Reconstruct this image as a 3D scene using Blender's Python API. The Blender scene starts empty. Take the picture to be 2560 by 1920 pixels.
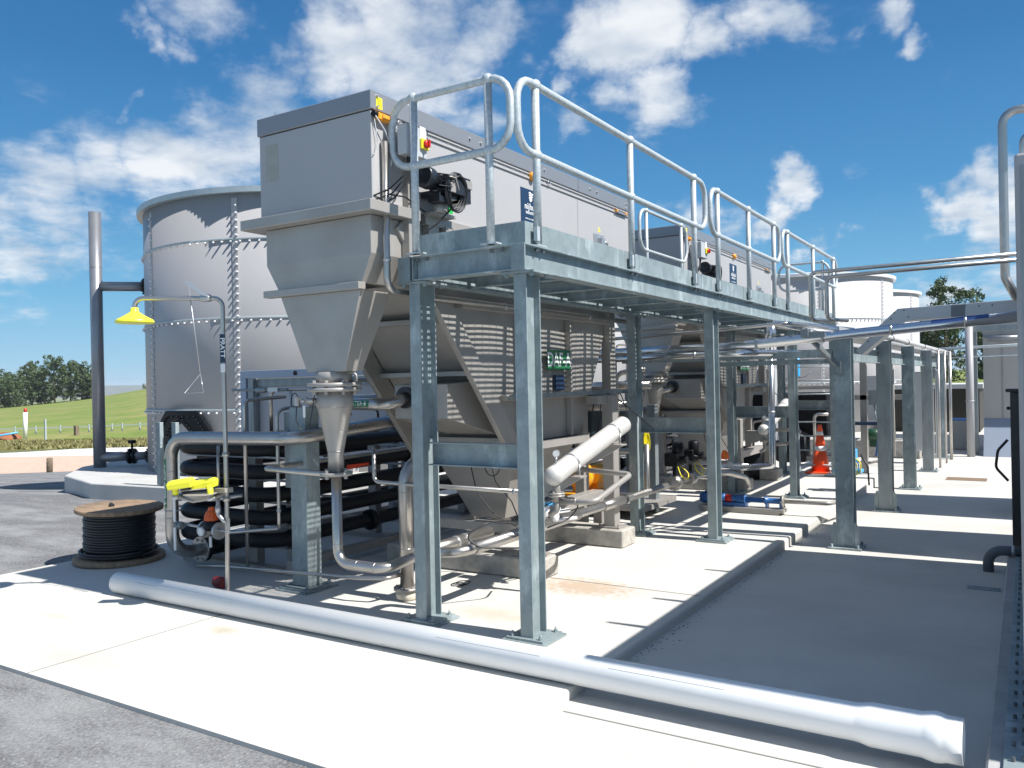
import bpy, bmesh, math, random
from mathutils import Vector, Matrix, noise as mnoise
random.seed(7)
V = Vector
PI = math.pi
scn = bpy.context.scene

# ---------------------------------------------------------------- camera
cam_d = bpy.data.cameras.new("camera")
cam = bpy.data.objects.new("camera", cam_d)
scn.collection.objects.link(cam)
cam_d.sensor_width = 36.0
cam_d.lens = 28.963
cam_d.clip_start = 0.05
cam_d.clip_end = 9000
_r = V((0.84784, 0.52986, -0.02046)); _d = V((-0.01653, -0.01215, -0.99979)); _f = V((-0.52999, 0.84800, -0.00154))
cam.matrix_world = Matrix(((_r.x, -_d.x, -_f.x, 0), (_r.y, -_d.y, -_f.y, 0), (_r.z, -_d.z, -_f.z, 1.6), (0, 0, 0, 1)))
scn.camera = cam
scn.render.resolution_x, scn.render.resolution_y = 1024, 768

# ---------------------------------------------------------------- exposure
scn.view_settings.view_transform = 'Standard'
scn.view_settings.look = 'None'
scn.view_settings.exposure = 0.64
scn.view_settings.gamma = 1.0
scn.view_settings.use_curve_mapping = False

# ---------------------------------------------------------------- sun
SUN = V((0.84, 0.07, 1.0)).normalized()
sd = bpy.data.lights.new("sun", 'SUN'); sd.energy = 5.0; sd.angle = math.radians(0.5); sd.color = (1.0, 0.965, 0.91)
so = bpy.data.objects.new("sun", sd); scn.collection.objects.link(so)
so.rotation_euler = SUN.to_track_quat('Z', 'Y').to_euler()
so.location = (0, 0, 30)

# ---------------------------------------------------------------- sky with clouds
w = bpy.data.worlds.new("World"); scn.world = w; w.use_nodes = True
nt = w.node_tree; nt.nodes.clear()
def N(t, tree=None, **k):
    n = (tree or nt).nodes.new(t)
    for a, b in k.items(): setattr(n, a, b)
    return n
out = N('ShaderNodeOutputWorld'); bg = N('ShaderNodeBackground')
sky = N('ShaderNodeTexSky', sky_type='NISHITA', sun_disc=False)
sky.sun_elevation = math.asin(SUN.z)
sky.sun_rotation = math.atan2(SUN.x, SUN.y)
sky.altitude = 0; sky.air_density = 1.0; sky.dust_density = 0.25; sky.ozone_density = 2.2
bg.inputs[1].default_value = 0.080
gm = N('ShaderNodeHueSaturation'); gm.inputs['Saturation'].default_value = 1.3; gm.inputs['Value'].default_value = 0.86
nt.links.new(sky.outputs[0], gm.inputs['Color'])
gm.inputs['Saturation'].default_value = 1.0; gm.inputs['Value'].default_value = 1.0
tc = N('ShaderNodeTexCoord')
nrm = N('ShaderNodeVectorMath', operation='NORMALIZE'); nt.links.new(tc.outputs['Generated'], nrm.inputs[0])
# cloud field lives on a flat layer high above: divide direction by its height
sep = N('ShaderNodeSeparateXYZ'); nt.links.new(nrm.outputs[0], sep.inputs[0])
def M(op, a, b=None, c=None, clamp=False, tree=None):
    tr = tree or nt
    n = tr.nodes.new('ShaderNodeMath'); n.operation = op; n.use_clamp = clamp
    for i, v in enumerate((a, b, c)):
        if v is None: continue
        if isinstance(v, (int, float)): n.inputs[i].default_value = v
        else: tr.links.new(v, n.inputs[i])
    return n.outputs[0]
hz = M('ADD', M('MAXIMUM', sep.outputs[2], 0.0), 0.16)
cb = N('ShaderNodeCombineXYZ')
nt.links.new(M('DIVIDE', sep.outputs[0], hz), cb.inputs[0]); nt.links.new(M('DIVIDE', sep.outputs[1], hz), cb.inputs[1])
n1 = N('ShaderNodeTexNoise'); n1.inputs['Scale'].default_value = 2.3; n1.inputs['Detail'].default_value = 9; n1.inputs['Roughness'].default_value = 0.56; n1.inputs['Distortion'].default_value = 0.25
nt.links.new(cb.outputs[0], n1.inputs['Vector'])
n2 = N('ShaderNodeTexNoise'); n2.inputs['Scale'].default_value = 9.0; n2.inputs['Detail'].default_value = 7; n2.inputs['Roughness'].default_value = 0.6
nt.links.new(cb.outputs[0], n2.inputs['Vector'])
# cloud banks: direction and angular radius of each bank
BANKS = [
    (-0.598, 0.697, 0.396, 0.105, 1.00),
    (-0.645, 0.659, 0.387, 0.060, 0.90),
    (-0.546, 0.738, 0.396, 0.067, 0.90),
    (-0.653, 0.680, 0.334, 0.060, 0.80),
    (-0.714, 0.627, 0.311, 0.064, 0.80),
    (-0.591, 0.735, 0.332, 0.067, 0.90),
    (-0.527, 0.790, 0.313, 0.062, 0.80),
    (-0.748, 0.604, 0.275, 0.058, 0.70),
    (-0.860, 0.471, 0.196, 0.083, 0.85),
    (-0.886, 0.438, 0.155, 0.062, 0.80),
    (-0.820, 0.524, 0.229, 0.061, 0.75),
    (-0.776, 0.577, 0.254, 0.063, 0.75),
    (-0.732, 0.616, 0.291, 0.048, 0.70),
    (-0.861, 0.454, 0.231, 0.048, 0.60),
    (-0.728, 0.562, 0.392, 0.058, 0.70),
    (-0.777, 0.520, 0.356, 0.031, 0.70),
    (-0.758, 0.550, 0.352, 0.031, 0.60),
    (-0.397, 0.828, 0.396, 0.050, 0.90),
    (-0.347, 0.852, 0.392, 0.067, 1.00),
    (-0.288, 0.880, 0.378, 0.049, 0.90),
    (-0.231, 0.891, 0.392, 0.048, 0.80),
    (-0.335, 0.887, 0.318, 0.050, 0.90),
    (-0.385, 0.860, 0.336, 0.033, 0.70),
    (-0.444, 0.826, 0.347, 0.028, 0.70),
    (-0.436, 0.845, 0.311, 0.028, 0.60),
    (-0.111, 0.934, 0.339, 0.024, 0.80),
    (-0.130, 0.917, 0.378, 0.031, 0.70),
    (-0.223, 0.954, 0.200, 0.033, 1.00),
    (-0.176, 0.972, 0.153, 0.025, 0.90),
    (-0.246, 0.952, 0.182, 0.021, 0.70),
    (-0.049, 0.982, 0.182, 0.039, 0.95),
    (-0.020, 0.981, 0.192, 0.039, 1.00),
    (-0.071, 0.985, 0.156, 0.030, 0.90),
    (-0.033, 0.989, 0.147, 0.044, 1.00),
    (-0.092, 0.979, 0.182, 0.020, 0.80),
    (-0.004, 0.986, 0.167, 0.043, 1.00),
    (-0.065, 0.973, 0.223, 0.015, 0.70),
    (-0.044, 0.971, 0.234, 0.014, 0.60),
    (-0.140, 0.963, 0.231, 0.021, 0.35),
    (-0.047, 0.995, 0.093, 0.044, 0.75),
    (-0.006, 0.996, 0.088, 0.038, 0.80),
    (-0.091, 0.991, 0.099, 0.030, 0.50),
    (-0.291, 0.940, 0.180, 0.033, 0.60),
    (-0.335, 0.923, 0.188, 0.027, 0.50),
    (-0.412, 0.867, 0.280, 0.022, 0.35),
    (-0.826, 0.438, 0.354, 0.024, 0.30),
    (-0.799, 0.522, 0.299, 0.015, 0.50),
    (-0.774, 0.554, 0.307, 0.013, 0.40),
    (-0.517, 0.750, 0.413, 0.045, 0.70),
    (-0.478, 0.793, 0.378, 0.028, 0.50),
]
wn = N('ShaderNodeTexNoise'); wn.inputs['Scale'].default_value = 7.0; wn.inputs['Detail'].default_value = 6; wn.inputs['Roughness'].default_value = 0.6; nt.links.new(nrm.outputs[0], wn.inputs['Vector'])
w0 = N('ShaderNodeVectorMath', operation='SUBTRACT'); nt.links.new(wn.outputs['Color'], w0.inputs[0]); w0.inputs[1].default_value = (.5, .5, .5)
w1 = N('ShaderNodeVectorMath', operation='MULTIPLY_ADD'); nt.links.new(w0.outputs[0], w1.inputs[0]); w1.inputs[1].default_value = (.22, .22, .16); nt.links.new(nrm.outputs[0], w1.inputs[2])
acc = None
for (dx, dy, dz, rad, wgt) in BANKS:
    dv = N('ShaderNodeVectorMath', operation='DISTANCE'); nt.links.new(w1.outputs[0], dv.inputs[0]); dv.inputs[1].default_value = (dx, dy, dz)
    mr = N('ShaderNodeMapRange', interpolation_type='SMOOTHSTEP'); nt.links.new(dv.outputs['Value'], mr.inputs[0])
    mr.inputs[1].default_value = rad * 1.45; mr.inputs[2].default_value = rad * 0.15; mr.inputs[3].default_value = 0.0; mr.inputs[4].default_value = wgt
    acc = mr.outputs[0] if acc is None else M('MAXIMUM', acc, mr.outputs[0])
# unseen cloud added overhead and behind, for whiter and brighter fill in the shade
behind = N('ShaderNodeMapRange', interpolation_type='SMOOTHSTEP'); dt_ = N('ShaderNodeVectorMath', operation='DOT_PRODUCT'); nt.links.new(nrm.outputs[0], dt_.inputs[0]); dt_.inputs[1].default_value = (-0.53, 0.848, 0)
nt.links.new(dt_.outputs['Value'], behind.inputs[0]); behind.inputs[1].default_value = 0.62; behind.inputs[2].default_value = 0.30; behind.inputs[3].default_value = 0; behind.inputs[4].default_value = 0.45
acc = M('MAXIMUM', acc, behind.outputs[0])
dens = M('ADD', M('ADD', M('MULTIPLY', n1.outputs['Fac'], 1.5), M('MULTIPLY', n2.outputs['Fac'], 0.75)), M('MULTIPLY', acc, 0.80))
cr = N('ShaderNodeMapRange', interpolation_type='SMOOTHSTEP'); nt.links.new(dens, cr.inputs[0])
cr.inputs[1].default_value = 1.27; cr.inputs[2].default_value = 2.0; cr.inputs[3].default_value = 0; cr.inputs[4].default_value = 0.93
n3 = N('ShaderNodeTexNoise'); n3.inputs['Scale'].default_value = 4.2; n3.inputs['Detail'].default_value = 5
nt.links.new(cb.outputs[0], n3.inputs['Vector'])
cc = N('ShaderNodeMixRGB'); cc.inputs[1].default_value = (4.4, 5.1, 6.0, 1); cc.inputs[2].default_value = (7.6, 7.8, 8.0, 1)
shade = N('ShaderNodeMapRange'); nt.links.new(n3.outputs['Fac'], shade.inputs[0]); shade.inputs[1].default_value = 0.36; shade.inputs[2].default_value = 0.62
nt.links.new(shade.outputs[0], cc.inputs[0])
gr = N('ShaderNodeMapRange'); nt.links.new(sep.outputs[2], gr.inputs[0]); gr.inputs[1].default_value = 0.0; gr.inputs[2].default_value = 0.5
rp = N('ShaderNodeValToRGB'); nt.links.new(gr.outputs[0], rp.inputs[0])
rp.color_ramp.elements[0].position = 0.0; rp.color_ramp.elements[0].color = (2.9/10, 5.3/10, 7.0/10, 1)
rp.color_ramp.elements[1].position = 1.0; rp.color_ramp.elements[1].color = (0.18/10, 1.1/10, 3.0/10, 1)
for (po, co) in ((0.2, (1.35, 3.9, 6.2)), (0.42, (0.56, 2.45, 5.0)), (0.7, (0.27, 1.6, 3.9))):
    e_ = rp.color_ramp.elements.new(po); e_.color = (co[0] / 10, co[1] / 10, co[2] / 10, 1)
bl_ = N('ShaderNodeVectorMath', operation='SCALE'); nt.links.new(rp.outputs[0], bl_.inputs[0]); bl_.inputs[3].default_value = 10.0
ms = N('ShaderNodeMixRGB'); ms.inputs[0].default_value = 0.93; nt.links.new(gm.outputs[0], ms.inputs[1]); nt.links.new(bl_.outputs[0], ms.inputs[2])
mx = N('ShaderNodeMixRGB'); nt.links.new(cr.outputs[0], mx.inputs[0]); nt.links.new(ms.outputs[0], mx.inputs[1]); nt.links.new(cc.outputs[0], mx.inputs[2])
nt.links.new(mx.outputs[0], bg.inputs[0]); nt.links.new(bg.outputs[0], out.inputs[0])

# ---------------------------------------------------------------- materials
MATS = {}
def mat(name, col, rough=0.5, metal=0.0, var=0.0, scale=6.0, bump=0.0, bscale=60.0, col2=None, detail=5, stretch=None, spec=None, contrast=(0.35, 0.65), world=False, rvar=0.0, extra=None, aniso=None):
    if name in MATS: return MATS[name]
    m = bpy.data.materials.new(name); m.use_nodes = True; t = m.node_tree
    p = t.nodes['Principled BSDF']
    p.inputs['Base Color'].default_value = (*col, 1); p.inputs['Roughness'].default_value = rough; p.inputs['Metallic'].default_value = metal
    if spec is not None: p.inputs['Specular IOR Level'].default_value = spec
    tcn = t.nodes.new('ShaderNodeTexCoord'); geo = t.nodes.new('ShaderNodeNewGeometry')
    src = geo.outputs['Position'] if world else tcn.outputs['Object']
    mp = t.nodes.new('ShaderNodeMapping'); t.links.new(src, mp.inputs[0])
    if stretch: mp.inputs['Scale'].default_value = stretch
    if var > 0 or col2:
        nz = t.nodes.new('ShaderNodeTexNoise'); nz.inputs['Scale'].default_value = scale; nz.inputs['Detail'].default_value = detail; nz.inputs['Roughness'].default_value = 0.62
        t.links.new(mp.outputs[0], nz.inputs['Vector'])
        rmp = t.nodes.new('ShaderNodeMapRange'); t.links.new(nz.outputs['Fac'], rmp.inputs[0]); rmp.inputs[1].default_value = contrast[0]; rmp.inputs[2].default_value = contrast[1]
        mi = t.nodes.new('ShaderNodeMixRGB')
        c2 = col2 or tuple(max(0, c * (1 - var)) for c in col)
        mi.inputs[1].default_value = (*col, 1); mi.inputs[2].default_value = (*c2, 1)
        t.links.new(rmp.outputs[0], mi.inputs[0]); t.links.new(mi.outputs[0], p.inputs['Base Color'])
        m['mixnode'] = mi.name
        if rvar:
            rr = t.nodes.new('ShaderNodeMapRange'); t.links.new(nz.outputs['Fac'], rr.inputs[0]); rr.inputs[1].default_value = 0.3; rr.inputs[2].default_value = 0.7
            rr.inputs[3].default_value = max(0.02, rough - rvar); rr.inputs[4].default_value = rough + rvar
            t.links.new(rr.outputs[0], p.inputs['Roughness'])
    if bump > 0:
        nb = t.nodes.new('ShaderNodeTexNoise'); nb.inputs['Scale'].default_value = bscale; nb.inputs['Detail'].default_value = 4
        t.links.new(mp.outputs[0], nb.inputs['Vector'])
        b = t.nodes.new('ShaderNodeBump'); b.inputs['Strength'].default_value = bump; b.inputs['Distance'].default_value = 0.01
        t.links.new(nb.outputs['Fac'], b.inputs['Height']); t.links.new(b.outputs[0], p.inputs['Normal'])
    MATS[name] = m
    return m
def add_spots(m, col, scale, lo, hi, stretch=(1, 1, 1), seed=0.0, amount=1.0):
    """a second layer of marks (stains, scratches, spangle) over a material"""
    t = m.node_tree; p = t.nodes['Principled BSDF']
    src = p.inputs['Base Color'].links[0].from_socket if p.inputs['Base Color'].links else None
    tcn = t.nodes.new('ShaderNodeTexCoord'); mp = t.nodes.new('ShaderNodeMapping'); t.links.new(tcn.outputs['Object'], mp.inputs[0])
    mp.inputs['Scale'].default_value = stretch; mp.inputs['Location'].default_value = (seed, seed * 1.7, seed * .6)
    nz = t.nodes.new('ShaderNodeTexNoise'); nz.inputs['Scale'].default_value = scale; nz.inputs['Detail'].default_value = 8; nz.inputs['Roughness'].default_value = 0.65
    t.links.new(mp.outputs[0], nz.inputs['Vector'])
    r = t.nodes.new('ShaderNodeMapRange'); t.links.new(nz.outputs['Fac'], r.inputs[0]); r.inputs[1].default_value = lo; r.inputs[2].default_value = hi; r.inputs[4].default_value = amount
    mi = t.nodes.new('ShaderNodeMixRGB'); t.links.new(r.outputs[0], mi.inputs[0])
    if src: t.links.new(src, mi.inputs[1])
    else: mi.inputs[1].default_value = p.inputs['Base Color'].default_value
    mi.inputs[2].default_value = (*col, 1); t.links.new(mi.outputs[0], p.inputs['Base Color'])
    return m

def patch(m, col, center, radius, nscale=6.0, amount=0.7, aspect=(1, 1, 1)):
    """one stain with a place of its own (object coordinates)"""
    t = m.node_tree; p = t.nodes['Principled BSDF']; src = p.inputs['Base Color'].links[0].from_socket
    g = t.nodes.new('ShaderNodeNewGeometry'); sb = t.nodes.new('ShaderNodeVectorMath'); sb.operation = 'SUBTRACT'; sb.inputs[1].default_value = center
    t.links.new(g.outputs['Position'], sb.inputs[0])
    sc = t.nodes.new('ShaderNodeVectorMath'); sc.operation = 'MULTIPLY'; sc.inputs[1].default_value = aspect; t.links.new(sb.outputs[0], sc.inputs[0])
    ln = t.nodes.new('ShaderNodeVectorMath'); ln.operation = 'LENGTH'; t.links.new(sc.outputs[0], ln.inputs[0])
    nz = t.nodes.new('ShaderNodeTexNoise'); nz.inputs['Scale'].default_value = nscale; nz.inputs['Detail'].default_value = 8; nz.inputs['Roughness'].default_value = 0.7; t.links.new(g.outputs['Position'], nz.inputs['Vector'])
    a = M('ADD', ln.outputs['Value'], M('MULTIPLY', M('SUBTRACT', nz.outputs['Fac'], 0.5, tree=t), radius * 2.6, tree=t), tree=t)
    r = t.nodes.new('ShaderNodeMapRange'); t.links.new(a, r.inputs[0]); r.inputs[1].default_value = radius; r.inputs[2].default_value = radius * 0.35; r.inputs[3].default_value = 0; r.inputs[4].default_value = amount
    mi = t.nodes.new('ShaderNodeMixRGB'); t.links.new(r.outputs[0], mi.inputs[0]); t.links.new(src, mi.inputs[1]); mi.inputs[2].default_value = (*col, 1); t.links.new(mi.outputs[0], p.inputs['Base Color'])

STEEL = mat('blasted_stainless', (0.40, 0.38, 0.355), 0.42, 0.3, var=0.14, scale=2.2, bump=0.05, bscale=220, rvar=0.08)
add_spots(STEEL, (0.40, 0.36, 0.31), 1.6, 0.60, 0.85, (3.5, 3.5, 0.8), 3.0, 0.5)
PANEL = mat('clean_stainless_panel', (0.40, 0.395, 0.40), 0.45, 0.05, var=0.05, scale=1.3, bump=0.02, bscale=30, rvar=0.05)
LID = mat('stainless_lid', (0.27, 0.28, 0.30), 0.36, 0.35, var=0.06, scale=3, rvar=0.05)
PIPE = mat('polished_stainless', (0.50, 0.48, 0.455), 0.33, 0.9, var=0.12, scale=5, rvar=0.08, stretch=(1, 1, 1))
add_spots(PIPE, (0.44, 0.40, 0.35), 9, 0.58, 0.75, (1, 1, 1), 1.0, 0.6)
TRAY = mat('tray_steel', (0.50, 0.52, 0.54), 0.4, 0.25, var=0.08, scale=3)
WRIM = mat('white_rim', (0.70, 0.70, 0.70), 0.5)
CLAD = mat('aluminium_cladding', (0.66, 0.67, 0.69), 0.17, 0.95, var=0.05, scale=6, bump=0.04, bscale=9)
GALV = mat('galvanised_steel', (0.275, 0.335, 0.35), 0.5, 0.15, var=0.22, scale=7, detail=8, rvar=0.08, bump=0.03, bscale=80)
add_spots(GALV, (0.46, 0.53, 0.545), 6, 0.53, 0.68, (1, 1, .35), 2.0, 0.8)
add_spots(GALV, (0.155, 0.205, 0.23), 11, 0.55, 0.70, (1, 1, 1), 5.0, 0.7)
GTUBE = mat('galvanised_tube', (0.52, 0.57, 0.59), 0.45, 0.25, var=0.18, scale=40, detail=3, rvar=0.06, contrast=(0.42, 0.58))
GDARK = mat('weathered_galvanising', (0.29, 0.33, 0.345), 0.5, 0.45, var=0.25, scale=12, stretch=(1, 1, .3), detail=8)
TANKG = mat('grey_enamel', (0.37, 0.365, 0.37), 0.42, 0.0, var=0.05, scale=0.8, rvar=0.04)
TANKSUN = mat('sunlit_grey_enamel', (0.46, 0.455, 0.46), 0.5, 0.0, var=0.04, scale=0.8)  # same grey tank paint, made paler to stand for sunlight
RIMC = mat('rim_angle', (0.47, 0.52, 0.53), 0.4, 0.4, var=0.1, scale=10)
BOLTW = mat('capped_bolt', (0.72, 0.72, 0.74), 0.35)
BLACK = mat('black_plastic', (0.008, 0.009, 0.012), 0.45, spec=0.25, var=0.3, scale=8)
HDPE = mat('black_polythene', (0.007, 0.008, 0.011), 0.5, spec=0.3, var=0.3, scale=4, bump=0.05, bscale=20)
RUBBER = mat('black_cable', (0.02, 0.022, 0.026), 0.45)
BMETAL = mat('black_metal', (0.022, 0.026, 0.034), 0.3, 0.1, var=0.3, scale=12)
NUT = mat('bolt_steel', (0.5, 0.51, 0.52), 0.35, 0.7)
NUTD = mat('dark_bolt', (0.16, 0.17, 0.18), 0.4, 0.6)
CONC = mat('pale_concrete', (0.58, 0.565, 0.525), 0.85, var=0.09, scale=1.1, detail=10, bump=0.25, bscale=90, world=True)
add_spots(CONC, (0.42, 0.41, 0.38), 26, 0.66, 0.74, (1, 1, 1), 3.3, 0.55)
add_spots(CONC, (0.50, 0.46, 0.38), 0.7, 0.56, 0.75, (1, 1, 1), 9.3, 0.45)
CONC2 = mat('floor_concrete', (0.57, 0.555, 0.52), 0.85, var=0.14, scale=0.9, detail=10, bump=0.22, bscale=90, world=True)
add_spots(CONC2, (0.36, 0.35, 0.33), 30, 0.66, 0.74, (1, 1, 1), 1.3, 0.6)
add_spots(CONC2, (0.40, 0.385, 0.35), 0.8, 0.52, 0.72, (1, 1, 1), 4.3, 0.5)
CURB = mat('rough_concrete', (0.46, 0.44, 0.40), 0.9, var=0.35, scale=9, detail=9, bump=0.3, bscale=40)
PVC = mat('white_pvc', (0.88, 0.88, 0.86), 0.38, var=0.05, scale=3, bump=0.02, bscale=20)
add_spots(PVC, (0.30, 0.31, 0.31), 14, 0.68, 0.74, (.35, 3, 3), 1.0, 0.55)
YEL = mat('fluorescent_yellow', (0.86, 0.84, 0.05), 0.35)
YELC = mat('yellow_cable', (0.85, 0.72, 0.02), 0.4)
ORN = mat('orange_plastic', (0.85, 0.16, 0.015), 0.4)
CONE = mat('cone_orange', (0.95, 0.10, 0.02), 0.45)
AMB = mat('amber_plastic', (0.80, 0.33, 0.03), 0.4)
PUMPY = mat('yellow_pump_paint', (0.90, 0.42, 0.02), 0.35, var=0.15, scale=12)
BLUE = mat('blue_paint', (0.03, 0.13, 0.36), 0.35, var=0.25, scale=14)
LBLUE = mat('bright_blue_plastic', (0.05, 0.40, 0.80), 0.35)
RED = mat('red_plastic', (0.55, 0.02, 0.015), 0.35)
WHITE = mat('white_plastic', (0.80, 0.80, 0.80), 0.35)
TAGY = mat('yellow_label', (0.88, 0.78, 0.03), 0.5)
GREEN = mat('green_label', (0.015, 0.16, 0.06), 0.4)
LGREEN = mat('bright_green_label', (0.02, 0.42, 0.07), 0.45)
NAVY = mat('navy_label', (0.012, 0.035, 0.085), 0.4)
LETTER = mat('white_lettering', (0.82, 0.84, 0.84), 0.5)
INK = mat('black_lettering', (0.02, 0.02, 0.02), 0.5)
GREYP = mat('grey_enclosure', (0.42, 0.44, 0.46), 0.45)
WOOD = mat('drum_timber', (0.36, 0.25, 0.16), 0.8, var=0.45, scale=5, stretch=(1, 7, 1), bump=0.3, bscale=18, detail=8)
POSTW = mat('weathered_post', (0.22, 0.17, 0.12), 0.9, var=0.4, scale=10, bump=0.4, bscale=30)
GRAVEL = mat('gravel', (0.185, 0.185, 0.19), 0.95, var=0.45, scale=55, detail=9, bump=0.9, bscale=60, world=True, contrast=(0.42, 0.6))
add_spots(GRAVEL, (0.36, 0.37, 0.37), 42, 0.57, 0.66, (1, 1, 1), 1.7, 0.85)
add_spots(GRAVEL, (0.33, 0.335, 0.33), 0.9, 0.44, 0.62, (1, 2.5, 1), 6.7, 0.55)
add_spots(GRAVEL, (0.20, 0.20, 0.205), 5.0, 0.56, 0.66, (1, 2, 1), 2.7, 0.6)
GRASS = mat('pasture', (0.15, 0.21, 0.03), 0.95, col2=(0.27, 0.25, 0.08), scale=0.12, detail=9, stretch=(1, 1, 1), world=True, contrast=(0.42, 0.68))
add_spots(GRASS, (0.085, 0.13, 0.02), 0.6, 0.5, 0.7, (1, 1, 1), 1.7, 0.7)
PINK = mat('pink_gravel', (0.66, 0.46, 0.35), 0.95, var=0.2, scale=3, detail=8, world=True)
BROWNG = mat('dry_verge', (0.15, 0.13, 0.05), 0.95, col2=(0.09, 0.12, 0.025), scale=1.2, detail=9, world=True)
LINER = mat('white_liner', (0.75, 0.75, 0.74), 0.6, col2=(0.03, 0.03, 0.03), scale=1.6, stretch=(.5, 2.5, 1), world=True, contrast=(0.6, 0.66))
SOIL = mat('red_soil', (0.32, 0.12, 0.06), 0.95, var=0.3, scale=2)
FARH = mat('distant_hill', (0.13, 0.15, 0.11), 0.95, var=0.2, scale=0.01, world=True)
BARK = mat('bark', (0.20, 0.16, 0.12), 0.9, var=0.3, scale=4)
WALLP = mat('cladding_wall', (0.37, 0.365, 0.355), 0.6, var=0.06, scale=1)
STONE = mat('grey_equipment', (0.34, 0.35, 0.37), 0.5, 0.2, var=0.2, scale=3)

def leafmat(name, a, b):
    m = bpy.data.materials.new(name); m.use_nodes = True; t = m.node_tree; p = t.nodes['Principled BSDF']
    p.inputs['Roughness'].default_value = 0.6
    g = t.nodes.new('ShaderNodeNewGeometry'); nz = t.nodes.new('ShaderNodeTexNoise'); nz.inputs['Scale'].default_value = 1.2; nz.inputs['Detail'].default_value = 6
    t.links.new(g.outputs['Position'], nz.inputs['Vector'])
    mi = t.nodes.new('ShaderNodeMixRGB'); mi.inputs[1].default_value = (*a, 1); mi.inputs[2].default_value = (*b, 1)
    t.links.new(M('ADD', M('MULTIPLY', g.outputs['Random Per Island'], 0.6, tree=t), M('MULTIPLY', nz.outputs['Fac'], 0.5, tree=t), tree=t), mi.inputs[0])
    t.links.new(mi.outputs[0], p.inputs['Base Color']); MATS[name] = m
    return m
LEAF = leafmat('eucalypt_leaf', (0.022, 0.042, 0.014), (0.075, 0.115, 0.035))
WEED = leafmat('weed_leaf', (0.12, 0.14, 0.035), (0.30, 0.25, 0.11))

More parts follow.
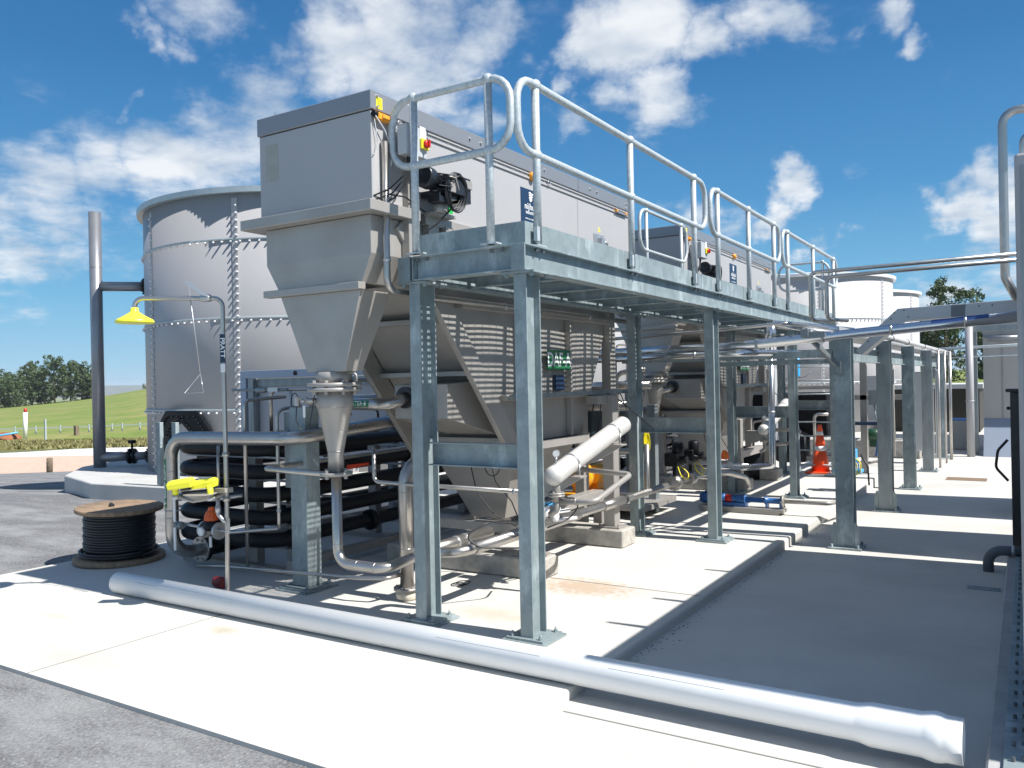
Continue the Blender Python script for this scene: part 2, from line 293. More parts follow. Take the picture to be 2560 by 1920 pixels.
# ---------------------------------------------------------------- mesh helpers
class MB:
    def __init__(s): s.v = []; s.f = []; s.sm = []
    def add(s, vs, fs, smooth=False, mtx=None):
        o = len(s.v)
        for p in vs:
            p = V(p)
            if mtx: p = mtx @ p
            s.v.append(p)
        for f in fs:
            s.f.append(tuple(o + i for i in f)); s.sm.append(smooth)
        return s
    def box(s, x0, x1, y0, y1, z0, z1, mtx=None):
        return s.add([(x0, y0, z0), (x1, y0, z0), (x1, y1, z0), (x0, y1, z0), (x0, y0, z1), (x1, y0, z1), (x1, y1, z1), (x0, y1, z1)],
                     [(0, 3, 2, 1), (4, 5, 6, 7), (0, 1, 5, 4), (1, 2, 6, 5), (2, 3, 7, 6), (3, 0, 4, 7)], False, mtx)
    def prism(s, poly, o, U, W, L, smooth=False):
        """2D outline poly (a,b) placed at o with axes U,W, extruded along vector L"""
        o, U, W, L = V(o), V(U), V(W), V(L); n = len(poly)
        a = [o + U * p[0] + W * p[1] for p in poly]
        vs = a + [p + L for p in a]
        flip = U.cross(W).dot(L) < 0
        area = sum(poly[i][0] * poly[(i + 1) % n][1] - poly[(i + 1) % n][0] * poly[i][1] for i in range(n))
        if area < 0: flip = not flip
        fs = [tuple(reversed(range(n))), tuple(range(n, 2 * n))] + [(i, (i + 1) % n, n + (i + 1) % n, n + i) for i in range(n)]
        if flip: fs = [tuple(reversed(f)) for f in fs]
        if smooth:
            s.add(vs, fs[:2]); o2 = len(s.v) - len(vs)
            for f in fs[2:]: s.f.append(tuple(o2 + i for i in f)); s.sm.append(True)
            return s
        return s.add(vs, fs)
    def beam(s, p0, p1, a, b, up=(0, 0, 1)):
        """rectangular bar from p0 to p1, a wide sideways, b deep along up"""
        p0, p1 = V(p0), V(p1); d = (p1 - p0); L = d.length; d.normalize()
        sd_ = d.cross(V(up))
        if sd_.length < 1e-4: sd_ = d.cross(V((0, 1, 0)))
        sd_.normalize(); u = sd_.cross(d)
        return s.prism([(-a / 2, -b / 2), (a / 2, -b / 2), (a / 2, b / 2), (-a / 2, b / 2)], p0, sd_, u, d * L)
    def isec(s, p0, p1, web, depth, flange, tf=0.012, tw=0.008, chan=0):
        """I section: web direction vector, depth along it; chan=+1/-1 makes a channel"""
        p0, p1 = V(p0), V(p1); d = (p1 - p0); dn = d.normalized(); u = V(web).normalized(); sd_ = dn.cross(u)
        h, b = depth / 2, flange / 2
        if chan == 0:
            pr = [(-b, -h), (b, -h), (b, -h + tf), (tw / 2, -h + tf), (tw / 2, h - tf), (b, h - tf), (b, h), (-b, h), (-b, h - tf), (-tw / 2, h - tf), (-tw / 2, -h + tf), (-b, -h + tf)]
        else:
            pr = [(-b, -h), (b, -h), (b, -h + tf), (-b + tw, -h + tf), (-b + tw, h - tf), (b, h - tf), (b, h), (-b, h)]
            if chan < 0: pr = [(-x, y) for x, y in reversed(pr)]
        return s.prism(pr, p0, sd_, u, d)
    def ring(s, c, ax, r0, r1, h, seg=24, smooth=True):
        """solid frustum from c along ax, radius r0 to r1"""
        return s.tube([c, V(c) + V(ax).normalized() * h], r0, seg, radii=[r0, r1], smooth=smooth)
    def tube(s, pts, r, seg=14, fillet=0.0, nf=6, caps=True, radii=None, smooth=True, closed=False):
        pts = [V(p) for p in pts]
        if fillet > 0 and len(pts) > 2:
            out_ = [pts[0]]
            for i in range(1, len(pts) - 1):
                a, b, c = pts[i - 1], pts[i], pts[i + 1]
                d0 = (a - b); d1 = (c - b); l0, l1 = d0.length, d1.length; d0.normalize(); d1.normalize()
                ang = d0.angle(d1)
                if ang > 3.05: out_.append(b); continue
                t = min(fillet / math.tan(ang / 2), l0 * 0.49 if i > 1 else l0 * .98, l1 * 0.49 if i < len(pts) - 2 else l1 * .98)
                rr = t * math.tan(ang / 2)
                cen = b + (d0 + d1).normalized() * (rr / math.sin(ang / 2))
                s0 = b + d0 * t; s1 = b + d1 * t
                v0 = s0 - cen; v1 = s1 - cen
                tot = v0.angle(v1); axs = v0.cross(v1).normalized()
                for k in range(nf + 1):
                    out_.append(cen + Matrix.Rotation(tot * k / nf, 3, axs) @ v0)
            out_.append(pts[-1]); pts = out_
        n = len(pts); rs = radii or [r] * n
        if closed: tang = [(pts[(i + 1) % n] - pts[i - 1]).normalized() for i in range(n)]
        else: tang = [((pts[min(i + 1, n - 1)] - pts[max(i - 1, 0)])).normalized() for i in range(n)]
        t0 = tang[0]; u = t0.cross(V((0, 0, 1)))
        if u.length < 1e-3: u = t0.cross(V((1, 0, 0)))
        u.normalize(); base = len(s.v); vs = []
        for i in range(n):
            t = tang[i]
            if i:
                q = tang[i - 1].rotation_difference(t); u = q @ u
            u = (u - t * u.dot(t)).normalized(); w_ = t.cross(u)
            for k in range(seg):
                a = 2 * PI * k / seg
                vs.append(pts[i] + (u * math.cos(a) + w_ * math.sin(a)) * rs[i])
        fs = []
        m_ = n if closed else n - 1
        for i in range(m_):
            j = (i + 1) % n
            for k in range(seg):
                fs.append((i * seg + k, i * seg + (k + 1) % seg, j * seg + (k + 1) % seg, j * seg + k))
        s.add(vs, fs, smooth)
        if caps and not closed:
            s.f.append(tuple(base + k for k in reversed(range(seg)))); s.sm.append(False)
            s.f.append(tuple(base + (n - 1) * seg + k for k in range(seg))); s.sm.append(False)
        return s
    def lathe(s, prof, c=(0, 0, 0), ax=(0, 0, 1), seg=24, smooth=True, sharp=()):
        """profile [(radius, height)...] round axis ax through c"""
        c, ax = V(c), V(ax).normalized(); u = ax.orthogonal().normalized(); w_ = ax.cross(u); n = len(prof); vs = []
        for r, h in prof:
            for k in range(seg):
                a = 2 * PI * k / seg; vs.append(c + ax * h + (u * math.cos(a) + w_ * math.sin(a)) * r)
        fs = [(i * seg + k, i * seg + (k + 1) % seg, (i + 1) * seg + (k + 1) % seg, (i + 1) * seg + k) for i in range(n - 1) for k in range(seg)]
        s.add(vs, fs, smooth)
        b = len(s.v) - len(vs)
        if prof[0][0] > 1e-4: s.f.append(tuple(b + k for k in reversed(range(seg)))); s.sm.append(False)
        if prof[-1][0] > 1e-4: s.f.append(tuple(b + (n - 1) * seg + k for k in range(seg))); s.sm.append(False)
        return s
    def slathe(s, prof, c=(0, 0, 0), ax=(0, 0, 1), seg=24):
        for p0, p1 in zip(prof, prof[1:]):
            c_, a_ = V(c), V(ax).normalized(); u = a_.orthogonal().normalized(); w_ = a_.cross(u); vs = []
            for r, h in (p0, p1):
                for k in range(seg): a = 2 * PI * k / seg; vs.append(c_ + a_ * h + (u * math.cos(a) + w_ * math.sin(a)) * r)
            s.add(vs, [(k, (k + 1) % seg, seg + (k + 1) % seg, seg + k) for k in range(seg)], True)
        return s
    def ball(s, c, r, seg=14, rings=8, sc=(1, 1, 1)):
        prof = [(max(1e-5, r * math.sin(PI * i / rings)), -r * math.cos(PI * i / rings)) for i in range(rings + 1)]
        c = V(c); m0 = MB(); m0.lathe(prof, (0, 0, 0), (0, 0, 1), seg)
        return s.add([c + V((p.x * sc[0], p.y * sc[1], p.z * sc[2])) for p in m0.v], m0.f, True)
    def hexbolt(s, c, ax, r=0.012, h=0.01):
        return s.lathe([(r, 0), (r, h)], c, ax, 6, False)
    def merge(s, o, mtx=None):
        b = len(s.v)
        s.v += [(mtx @ p if mtx else p.copy()) for p in o.v]; s.f += [tuple(b + i for i in f) for f in o.f]; s.sm += o.sm
        return s

LOC = {}
def setp(o, label=None, cat=None, group=None, kind=None):
    if label: o['label'] = label
    if cat: o['category'] = cat
    if group: o['group'] = group
    if kind: o['kind'] = kind
def thing(name, label, cat, loc=(0, 0, 0), group=None):
    o = bpy.data.objects.new(name, None); scn.collection.objects.link(o); o.location = loc; o.empty_display_size = 0.2
    setp(o, label, cat, group); LOC[o] = V(loc)
    return o
def mk(name, mb, m, loc, bevel=0.0):
    me = bpy.data.meshes.new(name)
    me.from_pydata([p - loc for p in mb.v], [], mb.f); me.validate()
    if len(me.polygons) == len(mb.sm): me.polygons.foreach_set('use_smooth', mb.sm)
    me.materials.append(m)
    if bevel:
        bm = bmesh.new(); bm.from_mesh(me)
        bmesh.ops.remove_doubles(bm, verts=bm.verts, dist=1e-5)
        es = [e for e in bm.edges if len(e.link_faces) == 2 and e.calc_face_angle(0) > 0.6 and not (e.link_faces[0].smooth and e.link_faces[1].smooth)]
        try: bmesh.ops.bevel(bm, geom=es, offset=bevel, segments=1, affect='EDGES', profile=0.5, clamp_overlap=True)
        except Exception: pass
        bm.to_mesh(me); bm.free()
    o = bpy.data.objects.new(name, me); scn.collection.objects.link(o)
    return o
SPLIT = {'deck_bolt', 'bolt', 'foot_rail', 'terminal_cover', 'tube_coupling', 'cover_bolt', 'latch', 'latch_tip', 'splice_bolt', 'support_post_', 'saddle', 'tube_collar', 'cover_seam', 'hanging_cable', 'black_cable', 'white_fitting', 'under_frame', 'tube_bracket', 'skid_frame', 'frame_post', 'side_rib', 'process_pipe', 'strut_bracket', 'cross_arm', 'panel_joint', 'conduit_bundle', 'black_tank', 'edge_strip_', 'inner_frame', 'outer_frame_', 'lifting_lug', 'pump_stand', 'base_rail', 'leaning_frame', 'canopy_frame'}
def islands(mb, gap=0.004):
    par = list(range(len(mb.v)))
    def fd(a):
        while par[a] != a: par[a] = par[par[a]]; a = par[a]
        return a
    for f in mb.f:
        r0 = fd(f[0])
        for i in f[1:]:
            q = fd(i)
            if q != r0: par[q] = r0
    grp = {}
    for i in range(len(mb.v)): grp.setdefault(fd(i), []).append(i)
    bx = [(g, [min(mb.v[i][k] for i in g) for k in range(3)], [max(mb.v[i][k] for i in g) for k in range(3)]) for g in grp.values()]
    n = len(bx); pr = list(range(n))
    def f2(a):
        while pr[a] != a: a = pr[a]
        return a
    for i in range(n):
        for j in range(i):
            if all(bx[i][1][k] - gap <= bx[j][2][k] and bx[j][1][k] - gap <= bx[i][2][k] for k in range(3)):
                a, c = f2(i), f2(j)
                if a != c: pr[a] = c
    res = {}
    for i in range(n):
        for v in bx[i][0]: res[v] = f2(i)
    out_ = {}
    for f, sm in zip(mb.f, mb.sm):
        m = out_.setdefault(res[f[0]], (MB(), {})); mm, mp_ = m; idx = []
        for i in f:
            if i not in mp_: mp_[i] = len(mm.v); mm.v.append(mb.v[i])
            idx.append(mp_[i])
        mm.f.append(tuple(idx)); mm.sm.append(sm)
    return [m[0] for m in out_.values()]
def part(name, mb, m, parent, label=None, bevel=0.0):
    if name in SPLIT:
        SPLIT.discard(name); o = None
        for q in islands(mb): o = part(name, q, m, parent, label, bevel)
        SPLIT.add(name); return o
    loc = LOC[parent]; o = mk(name, mb, m, loc, bevel); o.parent = parent; LOC[o] = loc
    if label: o['label'] = label
    return o
def solo(name, mb, m, label, cat, group=None, bevel=0.0, kind=None):
    xs = [p.x for p in mb.v]; ys = [p.y for p in mb.v]; zs = [p.z for p in mb.v]
    loc = V(((min(xs) + max(xs)) / 2, (min(ys) + max(ys)) / 2, min(zs)))
    o = mk(name, mb, m, loc, bevel); o.location = loc; LOC[o] = loc; setp(o, label, cat, group, kind)
    return o
def struct(name, mb, m, kind='structure'):
    o = mk(name, mb, m, V((0, 0, 0))); o['kind'] = kind; LOC[o] = V((0, 0, 0)); return o
def copy_tree(o, parent=None):
    c = o.copy(); scn.collection.objects.link(c)
    if parent: c.parent = parent
    LOC[c] = LOC[o]
    for ch in list(o.children): copy_tree(ch, c)
    return c
def text_mb(txt, size, depth=0.001, bold=0.0, spacing=1.0):
    cu = bpy.data.curves.new('t', 'FONT'); cu.body = txt; cu.size = size; cu.extrude = depth / 2; cu.align_x = 'CENTER'; cu.align_y = 'CENTER'; cu.resolution_u = 3
    cu.offset = bold; cu.space_character = spacing
    ob = bpy.data.objects.new('t', cu); scn.collection.objects.link(ob)
    bpy.context.view_layer.update()
    me = bpy.data.meshes.new_from_object(ob.evaluated_get(bpy.context.evaluated_depsgraph_get()))
    mb = MB(); mb.add([v.co.copy() for v in me.vertices], [tuple(p.vertices) for p in me.polygons])
    bpy.data.objects.remove(ob); bpy.data.curves.remove(cu); bpy.data.meshes.remove(me)
    return mb
def frame(o, U, W):
    """matrix: local x->U, y->W, z->UxW, origin o"""
    U, W = V(U).normalized(), V(W).normalized(); n = U.cross(W)
    return Matrix(((U.x, W.x, n.x, o[0]), (U.y, W.y, n.y, o[1]), (U.z, W.z, n.z, o[2]), (0, 0, 0, 1)))
def flat_text(txt, size, o, U, W, bold=0.0, spacing=1.0, sx=1.0, sy=1.0):
    t = text_mb(txt, size, 0.0015, bold, spacing)
    for p in t.v: p.x *= sx; p.y *= sy
    mb = MB(); mb.merge(t, frame(o, U, W)); return mb
def wrap(mb, c, ax, out_dir, r):
    """wrap flat mesh (x along ax, y round the pipe) on a cylinder of radius r, centred on direction out_dir"""
    c, ax, e = V(c), V(ax).normalized(), V(out_dir); e = (e - ax * e.dot(ax)).normalized(); side = ax.cross(e)
    # positive local y goes towards e x ... so that text reads upright when seen from outside
    res = MB(); vs = []
    for p in mb.v:
        a = p.y / r; rad = r + p.z
        vs.append(c + ax * p.x + (e * math.cos(a) - side * math.sin(a)) * rad)
    res.add(vs, mb.f); return res
def flange(mb, c, ax, r, t, nb=8, bolt=0.012, both=True, rin=None):
    c, ax = V(c), V(ax).normalized(); mb.lathe([(r, -t / 2), (r, t / 2)], c, ax, 28, True)
    u = ax.orthogonal().normalized(); w_ = ax.cross(u)
    for k in range(nb):
        a = 2 * PI * (k + .5) / nb; p = c + (u * math.cos(a) + w_ * math.sin(a)) * (r * 0.8)
        mb.hexbolt(p + ax * t / 2, ax, bolt, bolt * 1.3)
        if both: mb.hexbolt(p - ax * t / 2, -ax, bolt, bolt * 1.6)
    return mb
def loft(mb, rings, caps=True, smooth=False):
    n = len(rings[0]); vs = [p for r in rings for p in r]; fs = []
    for i in range(len(rings) - 1):
        for k in range(n): fs.append((i * n + k, i * n + (k + 1) % n, (i + 1) * n + (k + 1) % n, (i + 1) * n + k))
    if caps: fs.append(tuple(reversed(range(n)))); fs.append(tuple((len(rings) - 1) * n + k for k in range(n)))
    return mb.add(vs, fs, smooth)
def rect(x0, x1, y0, y1, z): return [(x0, y0, z), (x1, y0, z), (x1, y1, z), (x0, y1, z)]

# ================================================================= SETTING
def floor_z(y):
    return -0.055 if y < 4 else (-0.055 - 0.009 * (y - 4) if y < 15 else -0.154)
b = MB(); ys = [-14, 0, 2.2, 4, 6, 8, 10, 12, 14, 16, 20, 26, 34, 44]
for i in range(len(ys) - 1):
    y0, y1 = ys[i], ys[i + 1]
    b.add([(-2.05, y0, floor_z(y0)), (4, y0, floor_z(y0)), (4, y1, floor_z(y1)), (-2.05, y1, floor_z(y1))], [(0, 1, 2, 3)])
b.add([(-7.0, 15.2, -0.154), (-2.05, 15.2, -0.154), (-2.05, 44, -0.154), (-7.0, 44, -0.154)], [(0, 1, 2, 3)])
struct('concrete_floor', b, CONC2)
# raised pad with rounded arris, its right edge runs away from the camera
b = MB()
pr = [(-7.7, 0.0), (-2.058, 0.0), (-2.046, -0.004), (-2.04, -0.016), (-2.04, -0.30), (-7.7, -0.30)]
b.prism(pr, (0, 2.5, 0), (1, 0, 0), (0, 0, 1), (0, 12.7, 0))
struct('concrete_pad', b, CONC)
# joints sawn into the pad and the floor
b = MB()
for (x0, y0, x1, y1, z) in ((-7.7, 5.86, -2.06, 5.86, 0.0), (-4.86, 2.5, -4.86, 3.9, 0.0)):
    if x0 == x1: b.box(x0 - .003, x0 + .003, y0, y1, z + .0015, z + .003)
    else: b.box(x0, x1, y0 - .003, y0 + .003, z + .0015, z + .003)
b.box(-2.0, 3.9, 3.62, 3.628, -.0535, -.0515)
struct('saw_cut_joint', b, mat('joint_shadow_gap', (0.30, 0.29, 0.27), 0.9))
patch(CONC, (0.40, 0.25, 0.13), (-2.95, 5.72, 0), 0.40, 16, 0.62, (.8, 1.3, 1))
patch(CONC, (0.47, 0.36, 0.23), (-3.15, 4.75, 0), 0.22, 9, 0.35, (.6, 1.3, 1))
patch(CONC, (0.40, 0.34, 0.22), (-4.55, 3.6, 0), 0.13, 6, 0.6, (.6, 1.5, 1))
patch(CONC, (0.50, 0.45, 0.35), (-4.9, 2.8, 0), 0.28, 5, 0.45, (.5, 1.6, 1))
patch(CONC, (0.50, 0.45, 0.35), (-5.9, 3.25, 0), 0.12, 5, 0.45, (.6, 1.8, 1))
# dirt and leaf litter swept along the pad's foot
b = MB(); rnd = random.Random(3)
for k in range(300):
    y = 3.95 + rnd.random() ** 1.3 * 7.5; d = abs(rnd.gauss(0, .05)) + .004; x = -2.036 + d; z = floor_z(y) + .002
    a = rnd.random() * PI; L = rnd.uniform(.003, .012); ww = L * .35
    c, s_ = math.cos(a), math.sin(a)
    b.add([(x - c * L, y - s_ * L, z), (x + s_ * ww, y - c * ww, z + rnd.uniform(.001, .006)), (x + c * L, y + s_ * L, z), (x - s_ * ww, y + c * ww, z + .002)], [(0, 1, 2, 3)])
struct('leaf_litter', b, mat('dry_leaf', (0.16, 0.10, 0.06), 0.9, var=.5, scale=30), 'stuff')

# land round the yard: one terrain drawn in polar strips (bearing is measured from the camera heading)
HEAD = math.atan2(_f.y, _f.x)
def tab(t, x):
    if x <= t[0][0]: return t[0][1]
    for (a, p), (c, q) in zip(t, t[1:]):
        if x <= c: return p + (q - p) * (x - a) / (c - a)
    return t[-1][1]
def px2b(px): return math.degrees(math.atan((px - 1106) / 1780))
CREST = [(-90, -6), (px2b(-300), -5), (px2b(0), -2.9), (px2b(200), -0.6), (px2b(330), 2.4), (px2b(700), 5), (px2b(1500), 4), (px2b(2060), 2.7), (60, 2.0)]
R1 = [(px2b(-400), 24), (px2b(0), 28.5), (px2b(200), 30.5), (px2b(330), 33.5), (px2b(600), 50), (px2b(900), 62), (60, 62)]
def terr(bear, fw):
    left = min(1, max(0, (px2b(950) - bear) / 6)); zl = tab([(0, -.022), (9, -.022), (13.5, -.07), (30, -1.3), (42, -1.66), (50, -1.85), (62, -2.16)], fw)
    zr = -0.24
    z = zl * left + zr * (1 - left)
    if fw > 62: z = z + (tab(CREST, bear) - z) * min(1, (fw - 62) / 198) ** 1.15
    if fw > 260: z -= min(1, (fw - 260) / 400) * 24
    return z
def pol(bear, fw):
    a = HEAD - math.radians(bear); r = fw / max(.5, math.cos(math.radians(bear)))
    return (math.cos(a) * r, math.sin(a) * r)
BE = [-88 + i * 2.0 for i in range(80)]
def strip(name, m, fs_, lift=0.0):
    b = MB(); vs = []; nb_ = len(BE)
    for f in fs_:
        for be in BE:
            fw = f(be) if callable(f) else f
            x, y = pol(be, fw); vs.append((x, y, terr(be, fw) + lift))
    fc = [(i * nb_ + k, (i + 1) * nb_ + k, (i + 1) * nb_ + k + 1, i * nb_ + k + 1) for i in range(len(fs_) - 1) for k in range(nb_ - 1)]
    fc = [tuple(reversed(q)) for q in fc]
    b.add(vs, fc, True); return struct(name, b, m)
r1 = lambda be: tab(R1, be)
strip('gravel_yard', GRAVEL, [0.02, 4, 8, 13.5, 18, 24] + [r1])
strip('pink_gravel_bank', PINK, [r1, lambda be: max(r1(be), 36), lambda be: max(r1(be), 42)])
strip('white_liner_strip', LINER, [lambda be: max(r1(be), 42), lambda be: max(r1(be), 46 + 4 * min(1, max(0, (be - px2b(20)) / 4)))])
strip('dry_grass_verge', BROWNG, [lambda be: max(r1(be), 46 + 4 * min(1, max(0, (be - px2b(20)) / 4))), lambda be: max(r1(be), 61)])
strip('grass_field', GRASS, [lambda be: max(r1(be), 61), 80, 110, 150, 200, 240, 260, 300, 420, 700, 1500, 4500])
b = MB(); n = 60; vs = []
for i in range(n):
    be = -70 + i * 130 / (n - 1)
    for (fw, h) in ((3600, -30), (4300, 26 + 9 * math.sin(be * .21) + 7 * math.sin(be * .63 + 1)), (5200, -30)):
        x, y = pol(be, fw); vs.append((x, y, h))
b.add(vs, [q for i in range(n - 1) for q in ((i * 3, i * 3 + 1, i * 3 + 4, i * 3 + 3), (i * 3 + 1, i * 3 + 2, i * 3 + 5, i * 3 + 4))], True)
struct('distant_hills', b, FARH)
# rough grass along the verge
b = MB(); rnd = random.Random(5)
for k in range(9000):
    be = rnd.uniform(px2b(-60), px2b(345)); fw = rnd.uniform(50, 63)
    x, y = pol(be, fw); z = terr(be, fw); h = rnd.uniform(.08, .28); wd = rnd.uniform(.04, .13); a = rnd.random() * PI
    b.add([(x - math.cos(a) * wd, y - math.sin(a) * wd, z), (x + math.cos(a) * wd, y + math.sin(a) * wd, z), (x + rnd.gauss(0, .1), y + rnd.gauss(0, .1), z + h)], [(0, 1, 2)])
struct('rough_grass', b, WEED, 'stuff')

# ================================================================= FLOTATION UNIT
def build_unit():
    t = thing('flotation_unit', 'nearest stainless flotation tank on legs, its side sign reading DAF-A', 'process tank', (-4.13, 6.2, 0), 'stainless flotation tanks beside the walkway')
    XR, XL = -3.60, -4.66
    b = MB(); b.box(XL, XR, 4.09, 8.24, 2.80, 3.40)
    ut = part('upper_trough', b, PANEL, t, bevel=.004)
    b = MB(); b.box(XR, XR + .012, 4.68, 8.2, 3.345, 3.36); b.box(XR, XR + .012, 4.68, 8.2, 3.385, 3.395); b.box(XR, XR + .003, 6.998, 7.004, 2.84, 3.33)
    for k in range(26): b.hexbolt((XR + .004, 4.8 + k * .13, 3.372), (1, 0, 0), .004, .003)
    part('edge_strip', b, PANEL, ut)
    b = MB(); b.box(XL - .012, XR + .012, 4.078, 8.255, 3.405, 3.53)
    lid = part('tank_cover', b, LID, t, bevel=.005)
    b = MB()
    for y in (4.14, 5.20, 5.35, 6.20, 6.35, 7.25, 7.4, 8.1):
        b.hexbolt((XR + .012, y, 3.5 if y in (4.14,) else 3.475), (1, 0, 0), .010, .012)
    b.hexbolt((XR + .012, 4.14, 3.43), (1, 0, 0), .009, .01); b.hexbolt((XR + .012, 8.1, 3.43), (1, 0, 0), .009, .01)
    part('cover_bolt', b, NUT, lid)
    b = MB()
    for y in (5.42, 7.0): b.box(XR + .0122, XR + .0135, y - .003, y + .003, 3.406, 3.53)
    b.tube([(-4.5, 4.1, 3.53), (-4.5, 4.1, 3.555)], .004, 6)
    part('cover_seam', b, NUTD, lid)
    b = MB(); b.box(-4.60, -4.47, 4.0885, 4.0898, 3.07, 3.33); part('faded_patch', b, mat('faded_sticker_patch', (.36, .36, .32), .5, var=.12, scale=14), ut)
    # collar under the trough
    b = MB(); b.box(XL - .10, XR + .075, 3.985, 4.50, 2.725, 2.797); b.box(XR - .05, XR + .03, 4.62, 8.24, 2.73, 2.797); b.box(XL - .03, XL + .05, 4.5, 8.24, 2.73, 2.797)
    part('rim_collar', b, STEEL, t, bevel=.004)
    # scum hopper hanging under the front end
    b = MB(); loft(b, [rect(-4.61, -3.62, 4.09, 4.44, 2.722), rect(-4.61, -3.62, 4.09, 4.44, 2.47), rect(-4.505, -3.715, 4.10, 4.42, 2.285)])
    loft(b, [rect(-4.49, -3.735, 4.105, 4.415, 2.24), rect(-4.26, -3.90, 4.12, 4.29, 1.70)])
    h = part('scum_hopper', b, STEEL, t, bevel=.003)
    b = MB(); b.box(-4.62, -3.71, 4.06, 4.13, 2.24, 2.288)
    part('hopper_ring', b, STEEL, h, bevel=.003)
    nx, ny = -4.085, 4.205
    b = MB(); b.tube([(nx, ny, 1.70), (nx, ny, 1.63)], .125, 28)
    flange(b, (nx, ny, 1.612), (0, 0, 1), .185, .026, 8, .014, True); flange(b, (nx, ny, 1.577), (0, 0, 1), .185, .026, 8, .014, True)
    b.tube([(nx + .08, ny - .02, 1.692), (nx + .19, ny + .02, 1.69), (nx + .19, ny + .02, 1.63)], .008, 8, .03)
    part('flange_pair', b, STEEL, t)
    b = MB(); b.lathe([(.055, 0), (.055, .13), (.118, .44), (.125, .45), (.125, .56)], (nx, ny, 1.01), (0, 0, 1), 32)
    for z, r in ((1.145, .0575), (1.28, .083), (1.45, .121)): b.lathe([(r, 0), (r + .003, .004), (r + .0005, .008)], (nx, ny, z), (0, 0, 1), 32)
    part('settling_cone', b, STEEL, t)
    b = MB(); flange(b, (nx, ny, .993), (0, 0, 1), .112, .024, 4, .013, True)
    part('cone_flange', b, STEEL, t)
    # little sampling valve on the cone
    b = MB(); b.tube([(nx - .07, ny - .09, 1.505), (nx - .125, ny - .15, 1.505)], .018, 12); b.tube([(nx - .125, ny - .15, 1.505), (nx - .15, ny - .18, 1.505)], .012, 10)
    b.box(nx - .185, nx - .155, ny - .20, ny - .175, 1.47, 1.53); b.tube([(nx - .125, ny - .15, 1.50), (nx - .125, ny - .15, 1.53)], .012, 8)
    v = part('sampling_valve', b, PIPE, t)
    b = MB(); b.box(nx - .14, nx - .118, ny - .165, ny - .163, 1.39, 1.47); part('valve_tag', b, WHITE, v)
    b = MB(); b.tube([(nx - .17, ny - .19, 1.47), (nx - .172, ny - .2, 1.38), (nx - .14, ny - .19, 1.30), (nx - .09, ny - .16, 1.30), (nx - .07, ny - .15, 1.42), (nx - .06, ny - .13, 1.55)], .0035, 6, .04); part('lanyard', b, RUBBER, v)
    # inclined settling body: leaning front wall, bowed side walls
    def fy(z): return 4.85 + (2.21 - z) * .84
    b = MB()
    z0, z1 = 1.10, 2.73
    b.add([(XL + .05, fy(z1) + .09, z1), (XR - .05, fy(z1) + .09, z1), (XR - .05, fy(z0) + .09, z0), (XL + .05, fy(z0) + .09, z0)], [(0, 3, 2, 1)])
    ny_, nz_ = 46, 14
    for (x, sgn) in ((XR - .045, 1), (XL + .045, -1)):
        vs = []
        for j in range(nz_ + 1):
            z = z0 + (z1 - z0) * j / nz_; ya = fy(z) + .085; yb = 7.02 + min(1, (z - z0) / 1.0) * .6
            for i in range(ny_ + 1):
                y = ya + (yb - ya) * i / ny_; bay = (y - 4.2) / .88; bow = .013 * abs(math.sin(PI * bay)) * (1 if z < 2.15 else .3)
                vs.append((x + sgn * bow, y, z))
        fs = [(j * (ny_ + 1) + i, j * (ny_ + 1) + i + 1, (j + 1) * (ny_ + 1) + i + 1, (j + 1) * (ny_ + 1) + i) for j in range(nz_) for i in range(ny_)]
        if sgn < 0: fs = [tuple(reversed(f)) for f in fs]
        b.add(vs, fs, True)
    b.add([(XL + .05, 7.0, z0), (XR - .05, 7.0, z0), (XR - .05, 7.62, z0 + 1), (XL + .05, 7.62, z0 + 1), (XR - .05, 7.64, z1), (XL + .05, 7.64, z1)], [(0, 1, 2, 3), (3, 2, 4, 5)])
    body = part('settling_body', b, STEEL, t)
    b = MB()   # sludge cone below
    loft(b, [rect(XL + .06, XR - .06, 5.84, 7.02, 1.10), rect(XL + .12, XR - .13, 5.95, 7.0, .93), rect(-4.28, -3.93, 6.12, 6.55, .40)])
    b.lathe([(.09, 0), (.09, .06)], (-4.1, 6.33, .34), (0, 0, 1), 20)
    part('sludge_cone', b, STEEL, t, bevel=.004)
    b = MB()   # frame: two leaning channels with rungs, ribs on the sides
    for x in (XR - .02, XL + .02):
        b.beam((x, fy(2.72) - .03, 2.72), (x, fy(1.04) - .03, 1.04), .05, .17, (0, 1, .8))
    for z in (2.08, 1.68, 1.12): b.box(XL + .046, XR - .046, fy(z) - .015, fy(z) + .075, z - .02, z + .02)
    part('leaning_frame', b, STEEL, t, bevel=.003)
    b = MB()
    b.box(XR - .045, XR + .03, 5.05, 7.62, 2.17, 2.23); b.box(XR - .04, XR + .04, 5.62, 7.64, 1.455, 1.50); b.box(XR - .08, XR + .03, 5.86, 7.10, 1.02, 1.09)
    for y in (5.92, 6.78): b.box(XR - .04, XR + .018, y - .012, y + .012, 1.10, 2.17)
    b.box(XR - .07, XR + .03, 7.60, 7.72, 1.40, 2.73)
    part('side_rib', b, STEEL, t, bevel=.003)
    b = MB()   # inlet box with slanting cheeks
    b.prism([(5.08, 1.60), (5.45, 1.62), (5.85, 1.15), (5.08, 1.335)], (-4.28, 0, 0), (0, 1, 0), (0, 0, 1), (.52, 0, 0))
    ib = part('inlet_box', b, STEEL, t, bevel=.003)
    b = MB(); flange(b, (-4.16, 5.06, 1.50), (0, 1, 0), .085, .02, 8, .01, False); part('inlet_flange', b, BMETAL, ib)
